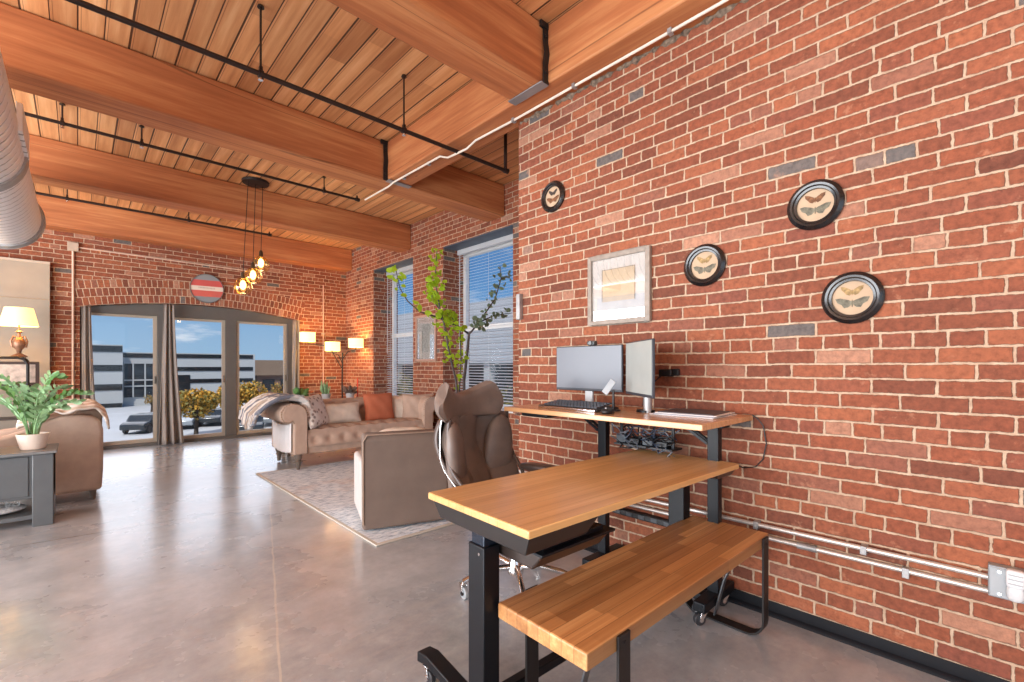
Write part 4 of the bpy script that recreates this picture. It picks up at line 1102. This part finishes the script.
# throw draped over the left arm
def throw():
    m, T_, b = base_mat('striped_throw'); c = T_.node('ShaderNodeTexCoord').outputs['Object']; x, y, z = T_.sep(c)
    s1 = T_.m('SINE', T_.m('ADD', T_.m('MULTIPLY', y, 70.), T_.m('MULTIPLY', T_.noise(c, 5., 3), 9.)))
    colr = T_.ramp(T_.m('ADD', .5, T_.m('MULTIPLY', s1, .5)), [(.1, srgb(126, 132, 146)), (.4, srgb(222, 218, 212)), (.9, srgb(236, 232, 226))])
    br = T_.smooth(T_.noise(c, 6., 3), .52, .62)
    colr = T_.mix(T_.m('MULTIPLY', br, .7), colr, srgb(168, 146, 124))
    T_.link(colr, b.inputs['Base Color']); b.inputs['Roughness'].default_value = .95
    T_.link(T_.bump(T_.noise(c, 60., 4), .8, .02), b.inputs['Normal'])
    # cross-section over the scroll: outer hanging edge -> top -> inner edge, coordinates relative to the arm
    P = [(-.42, .60), (-.39, .72), (-.28, .81), (-.16, .86), (-.04, .865), (.08, .85), (.17, .80), (.215, .72), (.22, .60)]
    R = random.Random(5); ph = [R.uniform(0, 6) for _ in range(6)]
    def fn(u, v):
        k = v * (len(P) - 1); i = min(int(k), len(P) - 2); f = k - i; f = f * f * (3 - 2 * f)
        x_ = P[i][0] * (1 - f) + P[i + 1][0] * f; z_ = P[i][1] * (1 - f) + P[i + 1][1] * f
        y_ = .02 + .62 * u + .03 * math.sin(v * 5 + ph[0])
        bump_ = .018 * math.sin(u * 26 + v * 5 + ph[1]) + .012 * math.sin(u * 43 - v * 7 + ph[2])
        drop = -.10 * (1 - v) ** 2 * (.5 + .5 * math.sin(u * 5 + ph[3]))
        return Vector((x_ + bump_ * .3, y_, z_ + bump_ * .6 + drop + .012))
    o = MB().surf(fn, 60, 48).build('throw_blanket', m, solid=.045, loc=(1.87, 5.76, ZR))
    tag(o, 'striped grey and white fluffy throw draped over the left sofa arm', 'blanket')
    w_ = MB()
    def side(u, v):
        return Vector((-.018 - .004 * math.sin(u * 30), .03 + .72 * u, .56 - .34 * v - .04 * math.sin(u * 3)))
    w_.surf(side, 40, 14)
    o2 = w_.build('white_cloth', plain('white_cotton', srgb(234, 232, 232), .85, 0, .02), solid=.008, loc=(1.87, 5.76, ZR))
    tag(o2, 'plain white cloth hanging down the outside of the left sofa arm', 'cloth')
throw()

# narrow table behind the sofa with plants and a candle
t = thing('sofa_table', 'narrow table hidden behind the sofa carrying small plants', 'table', (3.05, 6.95, 0))
B(-.95, .85, -.16, .16, .70, .725).build('tabletop', LEG_WOOD, t, bevel=.004)
for xx in (-.9, .8):
    for yy in (-.12, .12): B(xx - .02, xx + .02, yy - .02, yy + .02, 0, .70).build('leg', LEG_WOOD, t)
GREEN = plain('plant_green', srgb(86, 128, 66), .5, 0, .25, 20); GREEN2 = plain('snake_green', srgb(122, 160, 112), .5, 0, .25, 30)
def blade(m, base, top, w_, bend=Vector((0, 0, 0))):
    base, top = Vector(base), Vector(top); n = 6; d_ = (top - base); side = d_.cross(Vector((.3, 1, .1))).normalized() * w_
    L_, R_ = [], []
    for i in range(n + 1):
        f = i / n; p = base.lerp(top, f) + bend * math.sin(f * PI / 2) ** 2 * 0 + bend * f * f; ww = math.sin(PI * (.12 + .88 * (1 - f))) ** .7 * (1 if f < 1 else 0)
        L_.append(p - side * ww); R_.append(p + side * ww)
    m._add(L_ + R_, [(i, i + 1, n + 2 + i, n + 1 + i) for i in range(n)])
def sofa_plant(px, label, kind, X=None):
    p = at_y(px, 395, 6.95)
    t = thing('potted_plant', label, 'plant', (p.x, 6.95, .725), group=None)
    MB().lathe([(.001, .001), (.05, .001), (.065, .11), (.07, .115), (.062, .12), (.055, .105), (.001, .1)], (0, 0, 0), 24).build('pot', WHITE_PL, t)
    m = MB(); R = random.Random(px)
    for i in range(14 if kind == 0 else 26):
        a = R.uniform(0, 2 * PI); r = R.uniform(.0, .04)
        if kind == 0: blade(m, (r * math.cos(a), r * math.sin(a), .1), (r * 2.2 * math.cos(a), r * 2.2 * math.sin(a), R.uniform(.2, .34)), .014)
        else: blade(m, (r * math.cos(a), r * math.sin(a), .1), (.11 * math.cos(a), .11 * math.sin(a), R.uniform(.14, .28)), .02, Vector((0, 0, -.04)))
    m.build('leaves', [GREEN2, GREEN, plain('dusky_leaf', srgb(120, 100, 90), .6, 0, .3)][kind], t, solid=.002)
sofa_plant(326, 'snake plant in a white pot behind the sofa, under the middle lamp shade', 0)
sofa_plant(301, 'small leafy plant behind the left sofa arm by the curtain', 1)
sofa_plant(350, 'dusky succulent in a white pot behind the sofa beside the red candle', 2)
pc = at_y(357.5, 395, 7.0)
t = thing('taper_candle', 'tall red taper candle behind the sofa', 'candle', (pc.x, 7.0, .725))
MB().lathe([(.001, .001), (.035, .001), (.03, .012), (.01, .02), (.014, .05), (.001, .05)], (0, 0, 0), 16).build('holder', STEEL, t)
MB().lathe([(.011, .045), (.009, .33), (.002, .345)], (0, 0, 0), 12).build('candle', plain('red_wax', srgb(214, 62, 34), .4), t)

# ------------------------------------------------------------------ three-shade floor lamp in the corner
SHADE = plain('lit_shade', srgb(255, 226, 160), .8, emit=1.9, ecol=(1., .68, .30))
def floor_lamp():
    t = thing('floor_lamp', 'dark tree floor lamp with three glowing drum shades in the far corner', 'lamp', (3.66, 8.55, 0))
    MB().lathe([(.001, .001), (.15, .001), (.15, .02), (.02, .035), (.001, .035)], (0, 0, 0), 28).build('base', BLACK_IRON, t)
    MB().tube([(0, 0, .03), (-.01, 0, 1.0), (0, .0, 1.52)], .014, 10).build('pole', BLACK_IRON, t)
    for px, py, Y, k in ((307.5, 337, 8.75, 0), (332.5, 346.5, 8.62, 1), (356, 343, 8.30, 2)):
        p = at_y(px, py, Y)
        if p.x > 3.84: p.x = 3.84
        q = Vector((p.x - 3.66, p.y - 8.55, p.z))
        MB().tube([(0, 0, 1.2 + .1 * k), (q.x * .4, q.y * .4, q.z - .16), (q.x, q.y, q.z - .12), (q.x, q.y, q.z - .02)], .008, 8).build('arm', BLACK_IRON, t)
        R_ = .135; hh = .085
        sh = MB().lathe([(R_, -hh), (R_, hh), (R_ - .004, hh), (R_ - .004, -hh)], tuple(q), 32, close=True).build('lamp_shade', SHADE, t)
        MB().ell(tuple(q), .03, .03, .04, 2, 12).build('bulb', FIL, sh)
        lamp_light('floor_lamp_glow', (p.x, p.y, p.z + .06), 9, (1, .55, .2), .05)
        lamp_light('floor_lamp_glow', (p.x, p.y, p.z - .06), 9, (1, .55, .2), .05)
floor_lamp()

# ------------------------------------------------------------------ left side: panel, shelf, lamp, console, chair
pr = at_y(50, 263, 9.08)
t = thing('leaning_panel', 'tall beige wooden panel against the far wall at the left edge', 'panel', (pr.x, 9.08, 0))
B(-2.2, 0, 0, .05, .02, pr.z).build('board', plain('beige_board', srgb(160, 150, 136), .7, 0, .06, 3), t, bevel=.004)
B(-2.2, 0, -.012, .0, 1.9 + .28, 1.905 + .28).build('batten', plain('beige_batten', srgb(170, 146, 118), .7), t)
B(-2.2, -.0, -.015, 0, pr.z - .02, pr.z + .01).build('top_rail', plain('pale_rail', srgb(190, 176, 160), .6), t)
def shelf():
    t = thing('metal_shelf', 'dark rounded metal shelf unit below the table lamp', 'shelf', (-.86, 8.55, 0))
    x1 = .40
    for yy in (-.15, .15):
        MB().tube([(-.6, yy, .02), (-.6, yy, 1.36)] + [(x1 - .09, yy, 1.365), (x1 - .03, yy, 1.34), (x1, yy, 1.28), (x1, yy, .02)], .016, 10).build('side_frame', BLACK_IRON, t)
    for z in (1.36, 1.0, .6, .2): B(-.6, x1 - .03 if z > 1.3 else x1, -.16, .16, z - .012, z + .012).build('shelf_board', plain('dark_shelf', srgb(66, 58, 54), .4), t, bevel=.004)
shelf()
t = thing('table_lamp', 'glowing cream table lamp with a bronze figure base on the metal shelf', 'lamp', (at_y(19, 340, 8.5).x, 8.5, 1.373))
MB().lathe([(.001, .001), (.075, .001), (.08, .012), (.05, .03), (.02, .05), (.028, .09), (.05, .12), (.062, .17), (.05, .22), (.02, .25), (.015, .30), (.035, .32), (.01, .34), (.01, .42), (.001, .42)], (0, 0, 0), 20).build('base', plain('bronze_figure', srgb(150, 110, 84), .4, .4, .3, 20), t)
for sg in (-1, 1): MB().tube([(0, 0, .24), (sg * .05, 0, .26), (sg * .07, 0, .2), (sg * .06, 0, .12)], .012, 8).build('figure_arm', MATS['bronze_figure'], t)
p_ = at_y(19, 317, 8.5).z - 1.373
MB().lathe([(.18, p_ - .115), (.13, p_ + .115), (.126, p_ + .115), (.176, p_ - .115)], (0, 0, 0), 36, close=True).build('lamp_shade', plain('lit_cream_shade', srgb(255, 226, 160), .8, emit=1.5, ecol=(1., .66, .28)), t)
lamp_light('table_lamp_glow', (t.location.x, 8.5, 1.373 + p_), 13, (1, .58, .22), .05)
pf = at_y(18, 383, 8.5)
t = thing('framed_photo', 'dark framed picture standing on the metal shelf under the lamp', 'picture', (pf.x, 8.48, 1.015))
fw = .19; B(-fw, fw, -.012, .012, 0, .30).build('frame', plain('dark_frame', srgb(72, 54, 46), .4), t, bevel=.006)
B(-fw + .035, fw - .035, -.015, -.012, .035, .265).build('picture', plain('sepia_picture', srgb(196, 176, 160), .6, 0, .25, 14), t, smooth=False)

def console():
    t = thing('console_cabinet', 'dark grey console cabinet with wide leg at the left edge', 'cabinet', (-.14, 5.16, 0))
    G = plain('dark_grey_lacquer', srgb(92, 96, 98), .35, 0, .05)
    B(-1.3, .02, -.02, .44, .565, .588).build('top', plain('grey_top', srgb(120, 122, 122), .3), t, bevel=.004)
    B(-1.3, -.0, .03, .41, .22, .565).build('body', G, t, bevel=.004)
    B(-1.18, -.14, .022, .031, .24, .55).build('drawer_front', G, t, bevel=.004)
    for xx in (-.12, -1.3): B(xx, xx + .12, .0, .42, 0, .564).build('leg', G, t, bevel=.006)
    B(-1.2, -.1, .03, .41, .06, .09).build('lower_shelf', G, t)
console()
def fluffy():
    m = MB(); R = random.Random(2)
    m.ell((0, 0, .035), .42, .15, .035, 2.5, 30)
    for i in range(500):
        a = R.uniform(0, 2 * PI); r = R.uniform(0, 1); x, y = .4 * r * math.cos(a), .14 * r * math.sin(a)
        m.cyl((x, y, .05), (x + R.uniform(-.03, .03), y + R.uniform(-.03, .03), .05 + R.uniform(.015, .04)), .003, .001, n=3)
    o = m.build('sheepskin', plain('white_wool', srgb(222, 222, 222), .95, 0, .2, 60, bump=.5), loc=(-.72, 5.38, .092))
    tag(o, 'white fluffy sheepskin on the lower shelf of the grey console', 'sheepskin')
fluffy()
def zz_plant():
    px_, Y = 33, 5.36; p = at_y(px_, 446, Y)
    t = thing('potted_plant', 'large leafy plant in a white pot on the grey console', 'plant', (p.x, Y, .589))
    MB().lathe([(.001, .001), (.075, .001), (.098, .115), (.10, .12), (.092, .123), (.085, .105), (.001, .1)], (0, 0, 0), 30).build('pot', plain('cream_pot', srgb(236, 222, 208), .45), t)
    R = random.Random(11)
    for i in range(20):
        a = R.uniform(0, 2 * PI); sp = R.uniform(.10, .36); hh = R.uniform(.26, .52) - sp * .35
        m = MB(); pts = []
        for k in range(9):
            f = k / 8; pts.append(Vector((.03 * math.cos(a) + sp * f ** 1.5 * math.cos(a), .03 * math.sin(a) + sp * f ** 1.5 * math.sin(a), .11 + hh * math.sin(f * PI / 2 * 1.05))))
        m.tube(pts, [.006 - .0005 * k for k in range(9)], 6)
        for k in range(2, 9):
            for sg in (-1, 1):
                b_ = pts[k]; tdir = (pts[k] - pts[k - 1]).normalized(); side = Vector((-math.sin(a), math.cos(a), 0)) * sg
                tip = b_ + (side * .8 + tdir * .6 + Vector((0, 0, .25))).normalized() * R.uniform(.06, .095)
                blade(m, b_, tip, .012)
        blade(m, pts[8], pts[8] + (pts[8] - pts[7]).normalized() * .08, .016)
        m.build('frond', GREEN2 if i % 3 else GREEN, t)
zz_plant()
t = thing('wooden_box', 'small tan wooden box on the grey console at the left edge', 'box', (-.66, 5.40, .589))
B(-.16, .16, -.09, .09, .0, .15).build('box_body', LEG_WOOD, t, bevel=.004)
B(-.165, .165, -.095, .095, .15, .165).build('lid', plain('tan_lid', srgb(190, 152, 120), .5), t, bevel=.003)
t = thing('orange_bowl', 'orange bowl in front of the tan box on the console', 'bowl', (-.53, 5.22, .589))
MB().lathe([(.001, .001), (.04, .001), (.085, .05), (.09, .075), (.084, .075), (.075, .05), (.03, .012), (.001, .012)], (0, 0, 0), 28).build('bowl', plain('orange_glaze', srgb(226, 142, 62), .3), t)

def left_chair():
    t = thing('accent_armchair', 'beige rounded armchair behind the console plant, seen from its side', 'armchair', (.165, 5.82, 0))
    # side silhouette in XZ, extruded in Y
    P = [(-.74, .09), (.0, .09), (.012, .30), (.012, .66), (-.01, .745), (-.06, .79), (-.16, .81), (-.28, .80), (-.40, .76), (-.50, .70), (-.62, .655), (-.74, .64)]
    MB().prism(P, 1, 0, .13).build('near_arm', SOFA_M, t, bevel=.03, seg=4)
    MB().prism(P, 1, .70, .83).build('far_arm', SOFA_M, t, bevel=.03, seg=4)
    MB().prism([(-.14, .09), (-.01, .09), (.01, .80), (-.06, .86), (-.16, .85), (-.20, .76)], 1, .11, .72).build('backrest', SOFA_M, t, bevel=.03, seg=4)
    B(-.74, -.12, .12, .71, .09, .36).build('seat_base', SOFA_M, t, bevel=.015)
    MB().ell((-.46, .415, .42), .30, .29, .075, 4, 30).build('seat_cushion', SOFA_M, t)
    for xx in (-.06, -.68):
        for yy in (.06, .77): MB().lathe([(.001, 0), (.016, 0), (.028, .09), (.001, .092)], (xx, yy, 0), 14).build('leg', LEG_WOOD, t)
    m, T_, b = base_mat('cream_throw'); c = T_.node('ShaderNodeTexCoord').outputs['Object']; x, y, z = T_.sep(c)
    s1 = T_.m('SINE', T_.m('MULTIPLY', T_.m('ADD', y, T_.m('MULTIPLY', z, .8)), 90.))
    T_.link(T_.ramp(T_.m('ADD', .5, T_.m('MULTIPLY', s1, .5)), [(.2, srgb(206, 186, 166)), (.8, srgb(240, 230, 220))]), b.inputs['Base Color']); b.inputs['Roughness'].default_value = .95
    def fn(u, v):
        x_ = -.55 + .60 * u; zt_ = [(-.55, .73), (-.45, .78), (-.30, .855), (-.16, .885), (-.04, .86), (.03, .79), (.05, .70)]
        for (xa, za), (xb, zb) in zip(zt_, zt_[1:]):
            if xa <= x_ <= xb + 1e-6: z_ = za + (zb - za) * (x_ - xa) / (xb - xa); break
        else: z_ = .7
        y_ = -.03 + .75 * v
        fold = .012 * math.sin(v * 40 + u * 7) + .010 * math.sin(u * 23 + v * 9)
        lip = -.06 * max(0, 1 - v / .08) * (.6 + .4 * math.sin(u * 14))
        return Vector((x_, y_, z_ + fold + lip + .02))
    o = MB().surf(fn, 44, 44).build('throw_blanket', m, solid=.016, loc=(.165, 5.82, .0))
    tag(o, 'cream ribbed throw folded over the top of the beige rounded armchair', 'blanket')
left_chair()

# ------------------------------------------------------------------ leafy branches in front of the window
def tree_plant():
    Y = 3.75; P = lambda px, py, dy=0.: at_y(px, py, Y + dy)
    b0 = P(466, 470)
    t = thing('indoor_tree', 'bare-stemmed indoor tree with bright green leaves behind the office chair', 'plant', (b0.x, Y, 0))
    O = Vector((b0.x, Y, 0)); bark = plain('dark_bark', srgb(74, 64, 62), .7, 0, .2, 30)
    MB().lathe([(.001, .012), (.13, .012), (.17, .30), (.175, .31), (.16, .31), (.15, .28), (.001, .27)], (0, 0, 0), 30).build('pot', plain('grey_planter', srgb(120, 120, 118), .6), t)
    paths = {
        'stem_a': ([(465, 480), (464, 381), (468, 345), (469, 334)], .017, .012, 0),
        'stem_b': ([(463, 480), (456, 381), (449, 352), (445, 327), (440, 310), (436, 287), (435.6, 271), (437, 249)], .013, .004, 1),
        'left': ([(469, 334), (457.5, 326), (437, 317), (420, 312), (407.5, 301), (399.7, 288), (395, 265)], .011, .004, 2),
        'right': ([(469, 334), (472, 331), (484, 315), (495, 299), (501, 279), (500, 266)], .011, .004, 3),
        'right2': ([(472, 331), (480, 322), (495, 315), (512, 313)], .008, .003, 3),
        'twig': ([(501, 279), (507, 277), (513, 275)], .005, .002, 3),
        'mid': ([(440, 310), (432, 299), (432, 288), (436, 281)], .006, .003, 1),
        'stem_c': ([(462, 480), (459, 400), (461, 360), (460, 330), (452, 318), (446, 312)], .009, .004, 1),
    }
    R = random.Random(4); lf = MB(); lf2 = MB(); k_ = 0
    for nm, (pp, r0, r1, g) in paths.items():
        pts = [P(x, y, .03 * math.sin(i + k_)) - O for i, (x, y) in enumerate(pp)]
        k_ += 1
        fine = []
        for i in range(len(pts) - 1):
            for q in range(4): fine.append(pts[i].lerp(pts[i + 1], q / 4))
        fine.append(pts[-1]); n = len(fine)
        MB().tube(fine, [r0 + (r1 - r0) * i / (n - 1) for i in range(n)], 8).build('branch', bark, t)
        cnt = {'stem_a': 0, 'stem_b': 110, 'left': 30, 'right': 40, 'right2': 34, 'twig': 6, 'mid': 26, 'stem_c': 60}[nm]
        for i in range(cnt):
            f = R.uniform(.25 if nm != 'left' else .05, 1)
            if nm == 'left' and i < 10: f = R.uniform(.88, 1.)
            b_ = fine[min(n - 1, int(f * (n - 1)))] + Vector((R.uniform(-.02, .02), R.uniform(-.03, .03), R.uniform(-.02, .02)))
            dv = Vector((R.uniform(-1, 1), R.uniform(-1, 1), R.uniform(-.6, .7))).normalized() * R.uniform(.03, .08)
            tgt = lf if g != 3 else lf2
            c_ = b_ + dv; rad = R.uniform(.016, .032)
            nrm = Vector((R.uniform(-.6, .6), -1, R.uniform(-.2, .9))).normalized(); u_ = nrm.cross(Vector((0, 0, 1))).normalized(); v_ = nrm.cross(u_)
            ang = R.uniform(0, 6.28)
            ring = []
            for q in range(8):
                a = 2 * PI * q / 8; rr = rad * (1 if q else 1.35)
                ring.append(c_ + u_ * math.cos(a + ang) * rr + v_ * math.sin(a + ang) * rr * .85 + nrm * .006 * math.cos(2 * a))
            tgt._add(ring, [tuple(range(8))])
            tgt.tube([b_, c_], .0012, 3)
    def leafm(name, col):
        m, T_, b = base_mat(name); c = T_.node('ShaderNodeTexCoord').outputs['Object']
        T_.link(T_.ramp(T_.noise(c, 9., 2), [(.3, tuple(q * .75 for q in col)), (.7, tuple(min(1, q * 1.15) for q in col))]), b.inputs['Base Color'])
        b.inputs['Roughness'].default_value = .5
        tl = T_.node('ShaderNodeBsdfTranslucent'); tl.inputs[0].default_value = (*col, 1)
        mx = T_.node('ShaderNodeMixShader'); mx.inputs[0].default_value = .45
        T_.link(b.outputs[0], mx.inputs[1]); T_.link(tl.outputs[0], mx.inputs[2]); T_.link(mx.outputs[0], m.node_tree.nodes['Material Output'].inputs[0])
        return m
    o = lf.build('foliage', leafm('lime_leaf', srgb(176, 208, 50)), t, smooth=False); o['kind'] = 'stuff'
    o = lf2.build('grey_foliage', leafm('grey_green_leaf', srgb(130, 152, 126)), t, smooth=False); o['kind'] = 'stuff'; o['label'] = 'greyish green leaves'
tree_plant()

# ------------------------------------------------------------------ outdoors
GZ = -4.0
GROUND = plain('pale_asphalt', srgb(176, 178, 180), .9, 0, .05, .3)
o = B(-120, 160, 9.9, 220, GZ - .3, GZ).box(4.9, 160, -80, 9.9, GZ - .3, GZ).build('ground', GROUND, smooth=False); struct(o)
CONC = plain('pale_concrete_panel', srgb(180, 182, 180), .85, 0, .03, .2)
BAND = plain('dark_window_band', srgb(22, 26, 30), .2, 0, .3, 1.5, spec=.6)
def office_building():
    Y = 80
    X = lambda px: at_y(px, 367, Y).x
    Zy = lambda px, py: at_y(px, py, Y).z
    t = thing('office_building', 'long pale office building with dark window bands across the parking lot', 'building', (0, Y, GZ))
    xa, xb, xc = X(122), X(255), X(60)
    top = Zy(175, 353) - GZ; ttop = Zy(105, 345) - GZ
    B(xa, xb, 0, 25, 0, top).build('main_block', CONC, t, smooth=False)
    B(xc - 6, xa, -1.5, 25, 0, ttop).build('tower_block', CONC, t, smooth=False)
    for (a, b_) in ((354, 358), (367, 371)):
        z1, z0 = Zy(175, a) - GZ, Zy(175, b_) - GZ
        B(X(122) + (0 if a < 360 else X(157) - X(122)), xb - .3, -.08, 0, z0, z1).build('window_band', BAND, t, smooth=False)
    z1, z0 = Zy(195, 379) - GZ, Zy(195, 383) - GZ
    B(X(183), xb - .3, -.08, 0, z0, z1).build('window_band', BAND, t, smooth=False)
    for a, b_ in ((346, 352), (365, 371), (384, 390), (403, 408)):
        z1, z0 = Zy(105, a) - GZ, Zy(105, b_) - GZ
        B(xc - 5.7, xa - .05, -1.58, -1.5, z0, z1).build('window_band', BAND, t, smooth=False)
    g = B(X(124), X(157), -.12, 0, Zy(140, 397) - GZ, Zy(140, 363) - GZ).build('glazed_entrance', plain('dark_glazing', srgb(40, 50, 58), .15, 0, .4, .8), t, smooth=False)
    for py in (363, 380, 386):
        z = Zy(140, py) - GZ; B(X(124), X(157), -.3, -.12, z - .08, z + .08).build('mullion', CONC, g, smooth=False)
    for px in (133, 145): B(X(px) - .08, X(px) + .08, -.25, -.12, Zy(140, 397) - GZ, Zy(140, 363) - GZ).build('mullion', CONC, g, smooth=False)
    B(X(178), X(190), -.1, 0, Zy(184, 391) - GZ, Zy(184, 375) - GZ).build('dark_doorway', BAND, t, smooth=False)
office_building()
def tan_building():
    Y = 95; p0, p1 = at_y(254.5, 360, Y), at_y(290, 375, Y)
    t = thing('brown_building', 'low brown building seen through the right-hand door pane', 'building', (p0.x, Y, GZ))
    w_ = p1.x - p0.x + 8
    B(0, w_, 0, 20, p1.z - GZ, p0.z - GZ).build('upper_storey', plain('brown_cladding', srgb(140, 118, 98), .8, 0, .05, .3), t, smooth=False)
    B(.6, w_, .6, 20, 0, p1.z - GZ).build('ground_storey', plain('red_brown_wall', srgb(120, 96, 84), .8), t, smooth=False)
    for i in range(4): B(1.5 + i * 3.2, 3.6 + i * 3.2, .5, .6, .8, p1.z - GZ - .8).build('window', BAND, t, smooth=False)
tan_building()
def siding_building():
    # seen through the blind windows
    X = 16.0
    t = thing('siding_building', 'grey sided building with open garage seen through the blind windows', 'building', (X, 0, GZ))
    m, T_, b = base_mat('grey_siding'); c = T_.node('ShaderNodeNewGeometry').outputs['Position']; x, y, z = T_.sep(c)
    fz = T_.m('FRACT', T_.m('MULTIPLY', z, 3.2)); T_.link(T_.ramp(fz, [(0, srgb(120, 122, 124)), (.12, srgb(176, 178, 180)), (1, srgb(190, 192, 194))]), b.inputs['Base Color'])
    b.inputs['Roughness'].default_value = .7
    za = at_x(490, 363, X).z - GZ; zb = at_x(490, 300, X).z - GZ
    B(0, 10, 8, 46, za, zb).build('sided_upper', m, t, smooth=False)
    B(4, 10, 8, 46, 0, za).build('garage_back', plain('garage_dark', srgb(70, 72, 74), .8, 0, .3, .6), t, smooth=False)
    for i in range(8): B(.1, .5, 9 + i * 4.9, 9.5 + i * 4.9, 0, za).build('post', CONC, t, smooth=False)
    B(.1, .3, 8, 46, za - 3.0, za - 2.2).build('rail', CONC, t, smooth=False)
siding_building()
def tree(px, py_top, Y, w_px, label, cols, base_px=None, n=4200, X=None, gz=GZ, hgt=None, flat=.8):
    if X is None:
        p = at_y(px, py_top, Y)
    else:
        p = at_x(px, py_top, X)
    D = p.x * math.sin(PSI) + p.y * math.cos(PSI); rad = w_px / 2 / FPX * D
    t = thing('tree', label, 'tree', (p.x, p.y, gz), group='trees outside')
    top = p.z - gz
    MB().tube([(0, 0, 0), (.05, .02, top * .35), (-.03, 0, top * .6), (.02, 0, top * .8)], [.16, .12, .09, .04], 8).build('trunk', plain('tree_bark', srgb(70, 58, 48), .9), t)
    for a in range(4):
        an = a * 1.6; MB().tube([(0, 0, top * .35), (rad * .4 * math.cos(an), rad * .4 * math.sin(an), top * .58), (rad * .6 * math.cos(an), rad * .6 * math.sin(an), top * .75)], [.08, .05, .02], 6).build('branch', MATS['tree_bark'], t)
    R = random.Random(int(px * 7)); m = MB(); ch = top * .38; cz = top - ch
    lobes = [(0, 0, 0, 1.)] + [(R.uniform(-.6, .6), R.uniform(-.6, .6), R.uniform(-.5, .35), R.uniform(.4, .6)) for _ in range(7)]
    s_ = rad * .085
    for i in range(n):
        lx, ly, lz, lr = lobes[R.randrange(len(lobes))]
        v = Vector((R.gauss(0, 1), R.gauss(0, 1), R.gauss(0, 1))).normalized() * (R.uniform(.6, 1.) * lr * .8)
        c_ = Vector(((lx + v.x) * rad, (ly + v.y) * rad, cz + (lz + v.z) * ch))
        a = Vector((R.gauss(0, 1), R.gauss(0, 1), R.gauss(0, 1))).normalized(); b_ = a.cross(Vector((R.gauss(0, 1), R.gauss(0, 1), R.gauss(0, 1)))).normalized()
        m.cur = 0 if R.random() < .6 else 1
        m._add([c_ - a * s_, c_ + b_ * s_ * .7, c_ + a * s_, c_ - b_ * s_ * .7], [(0, 1, 2, 3)])
    o = m.build('foliage', cols, t, smooth=False); o['kind'] = 'stuff'
GOLD = plain('gold_leaf', srgb(206, 158, 62), .7, 0, .3, 1.); OLIVE = plain('olive_leaf', srgb(128, 118, 58), .7, 0, .3, 1.)
RUSTL = plain('rust_leaf', srgb(176, 134, 66), .7, 0, .3, 1.); DGR = plain('dark_green_leaf', srgb(78, 92, 56), .7, 0, .3, 1.)
tree(196, 384, 42, 46, 'golden autumn tree seen through the middle door pane', [GOLD, OLIVE])
tree(236, 376, 46, 36, 'golden tree behind the post between middle and right panes', [GOLD, OLIVE])
tree(254, 377, 52, 30, 'taller golden tree at the left of the right door pane', [GOLD, OLIVE])
tree(282, 376, 60, 24, 'rusty sparse tree at the right edge of the right door pane', [RUSTL, OLIVE], n=600)
tree(152, 392, 68, 16, 'small rusty tree in front of the office entrance', [RUSTL, OLIVE], n=400)
tree(403, 360, None, 34, 'dark green tree seen low through the farther blind window', [DGR, OLIVE], X=9.0, gz=GZ)
tree(508, 372, None, 40, 'dark green tree seen low through the nearer blind window', [DGR, OLIVE], X=11.0, gz=GZ)
def car(px, py, Y, label, col, ang=0, X=None):
    r = ray(px, py); k = (GZ - H) / r.z; p = Vector((0, 0, H)) + r * k
    t = thing('parked_car', label, 'car', (p.x, p.y, GZ), math.radians(ang), group='cars in the parking lot')
    P = [(-2.2, .35), (-2.2, .75), (-1.9, .9), (-1.3, .95), (-.8, 1.42), (.7, 1.45), (1.3, 1.0), (2.0, .85), (2.25, .7), (2.25, .35)]
    MB().prism(P, 1, -.85, .85).build('car_body', col, t, bevel=.08, seg=3)
    MB().prism([(-1.2, .98), (-.78, 1.36), (.66, 1.38), (1.18, 1.0)], 1, -.87, .87).build('side_windows', BAND, t)
    for xx in (-1.4, 1.4):
        for yy in (-.8, .8): MB().cyl((xx, yy - .1, .33), (xx, yy + .1, .33), .33, n=20).build('wheel', MATS['rubber_wheel'], t, bevel=.03)
CB = plain('black_car_paint', srgb(40, 46, 50), .25, 0, .05, coat=.5); CG = plain('silver_car_paint', srgb(160, 166, 170), .25, .3, .05, coat=.5); CR = plain('red_car_paint', srgb(150, 50, 40), .25, 0, .05, coat=.5)
car(147, 431, 0, 'dark parked car low in the left door pane', CB, 60)
car(187, 427, 0, 'silver parked car under the golden tree', CG, 70)
car(214, 424, 0, 'dark parked car at the right of the middle pane', CB, 70)
car(251, 432, 0, 'dark parked car in the right door pane', CB, 75)
car(274, 424, 0, 'silver parked car nearest in the right door pane', CG, 70)
car(276, 408, 0, 'red parked car far back in the right door pane', CR, 60)
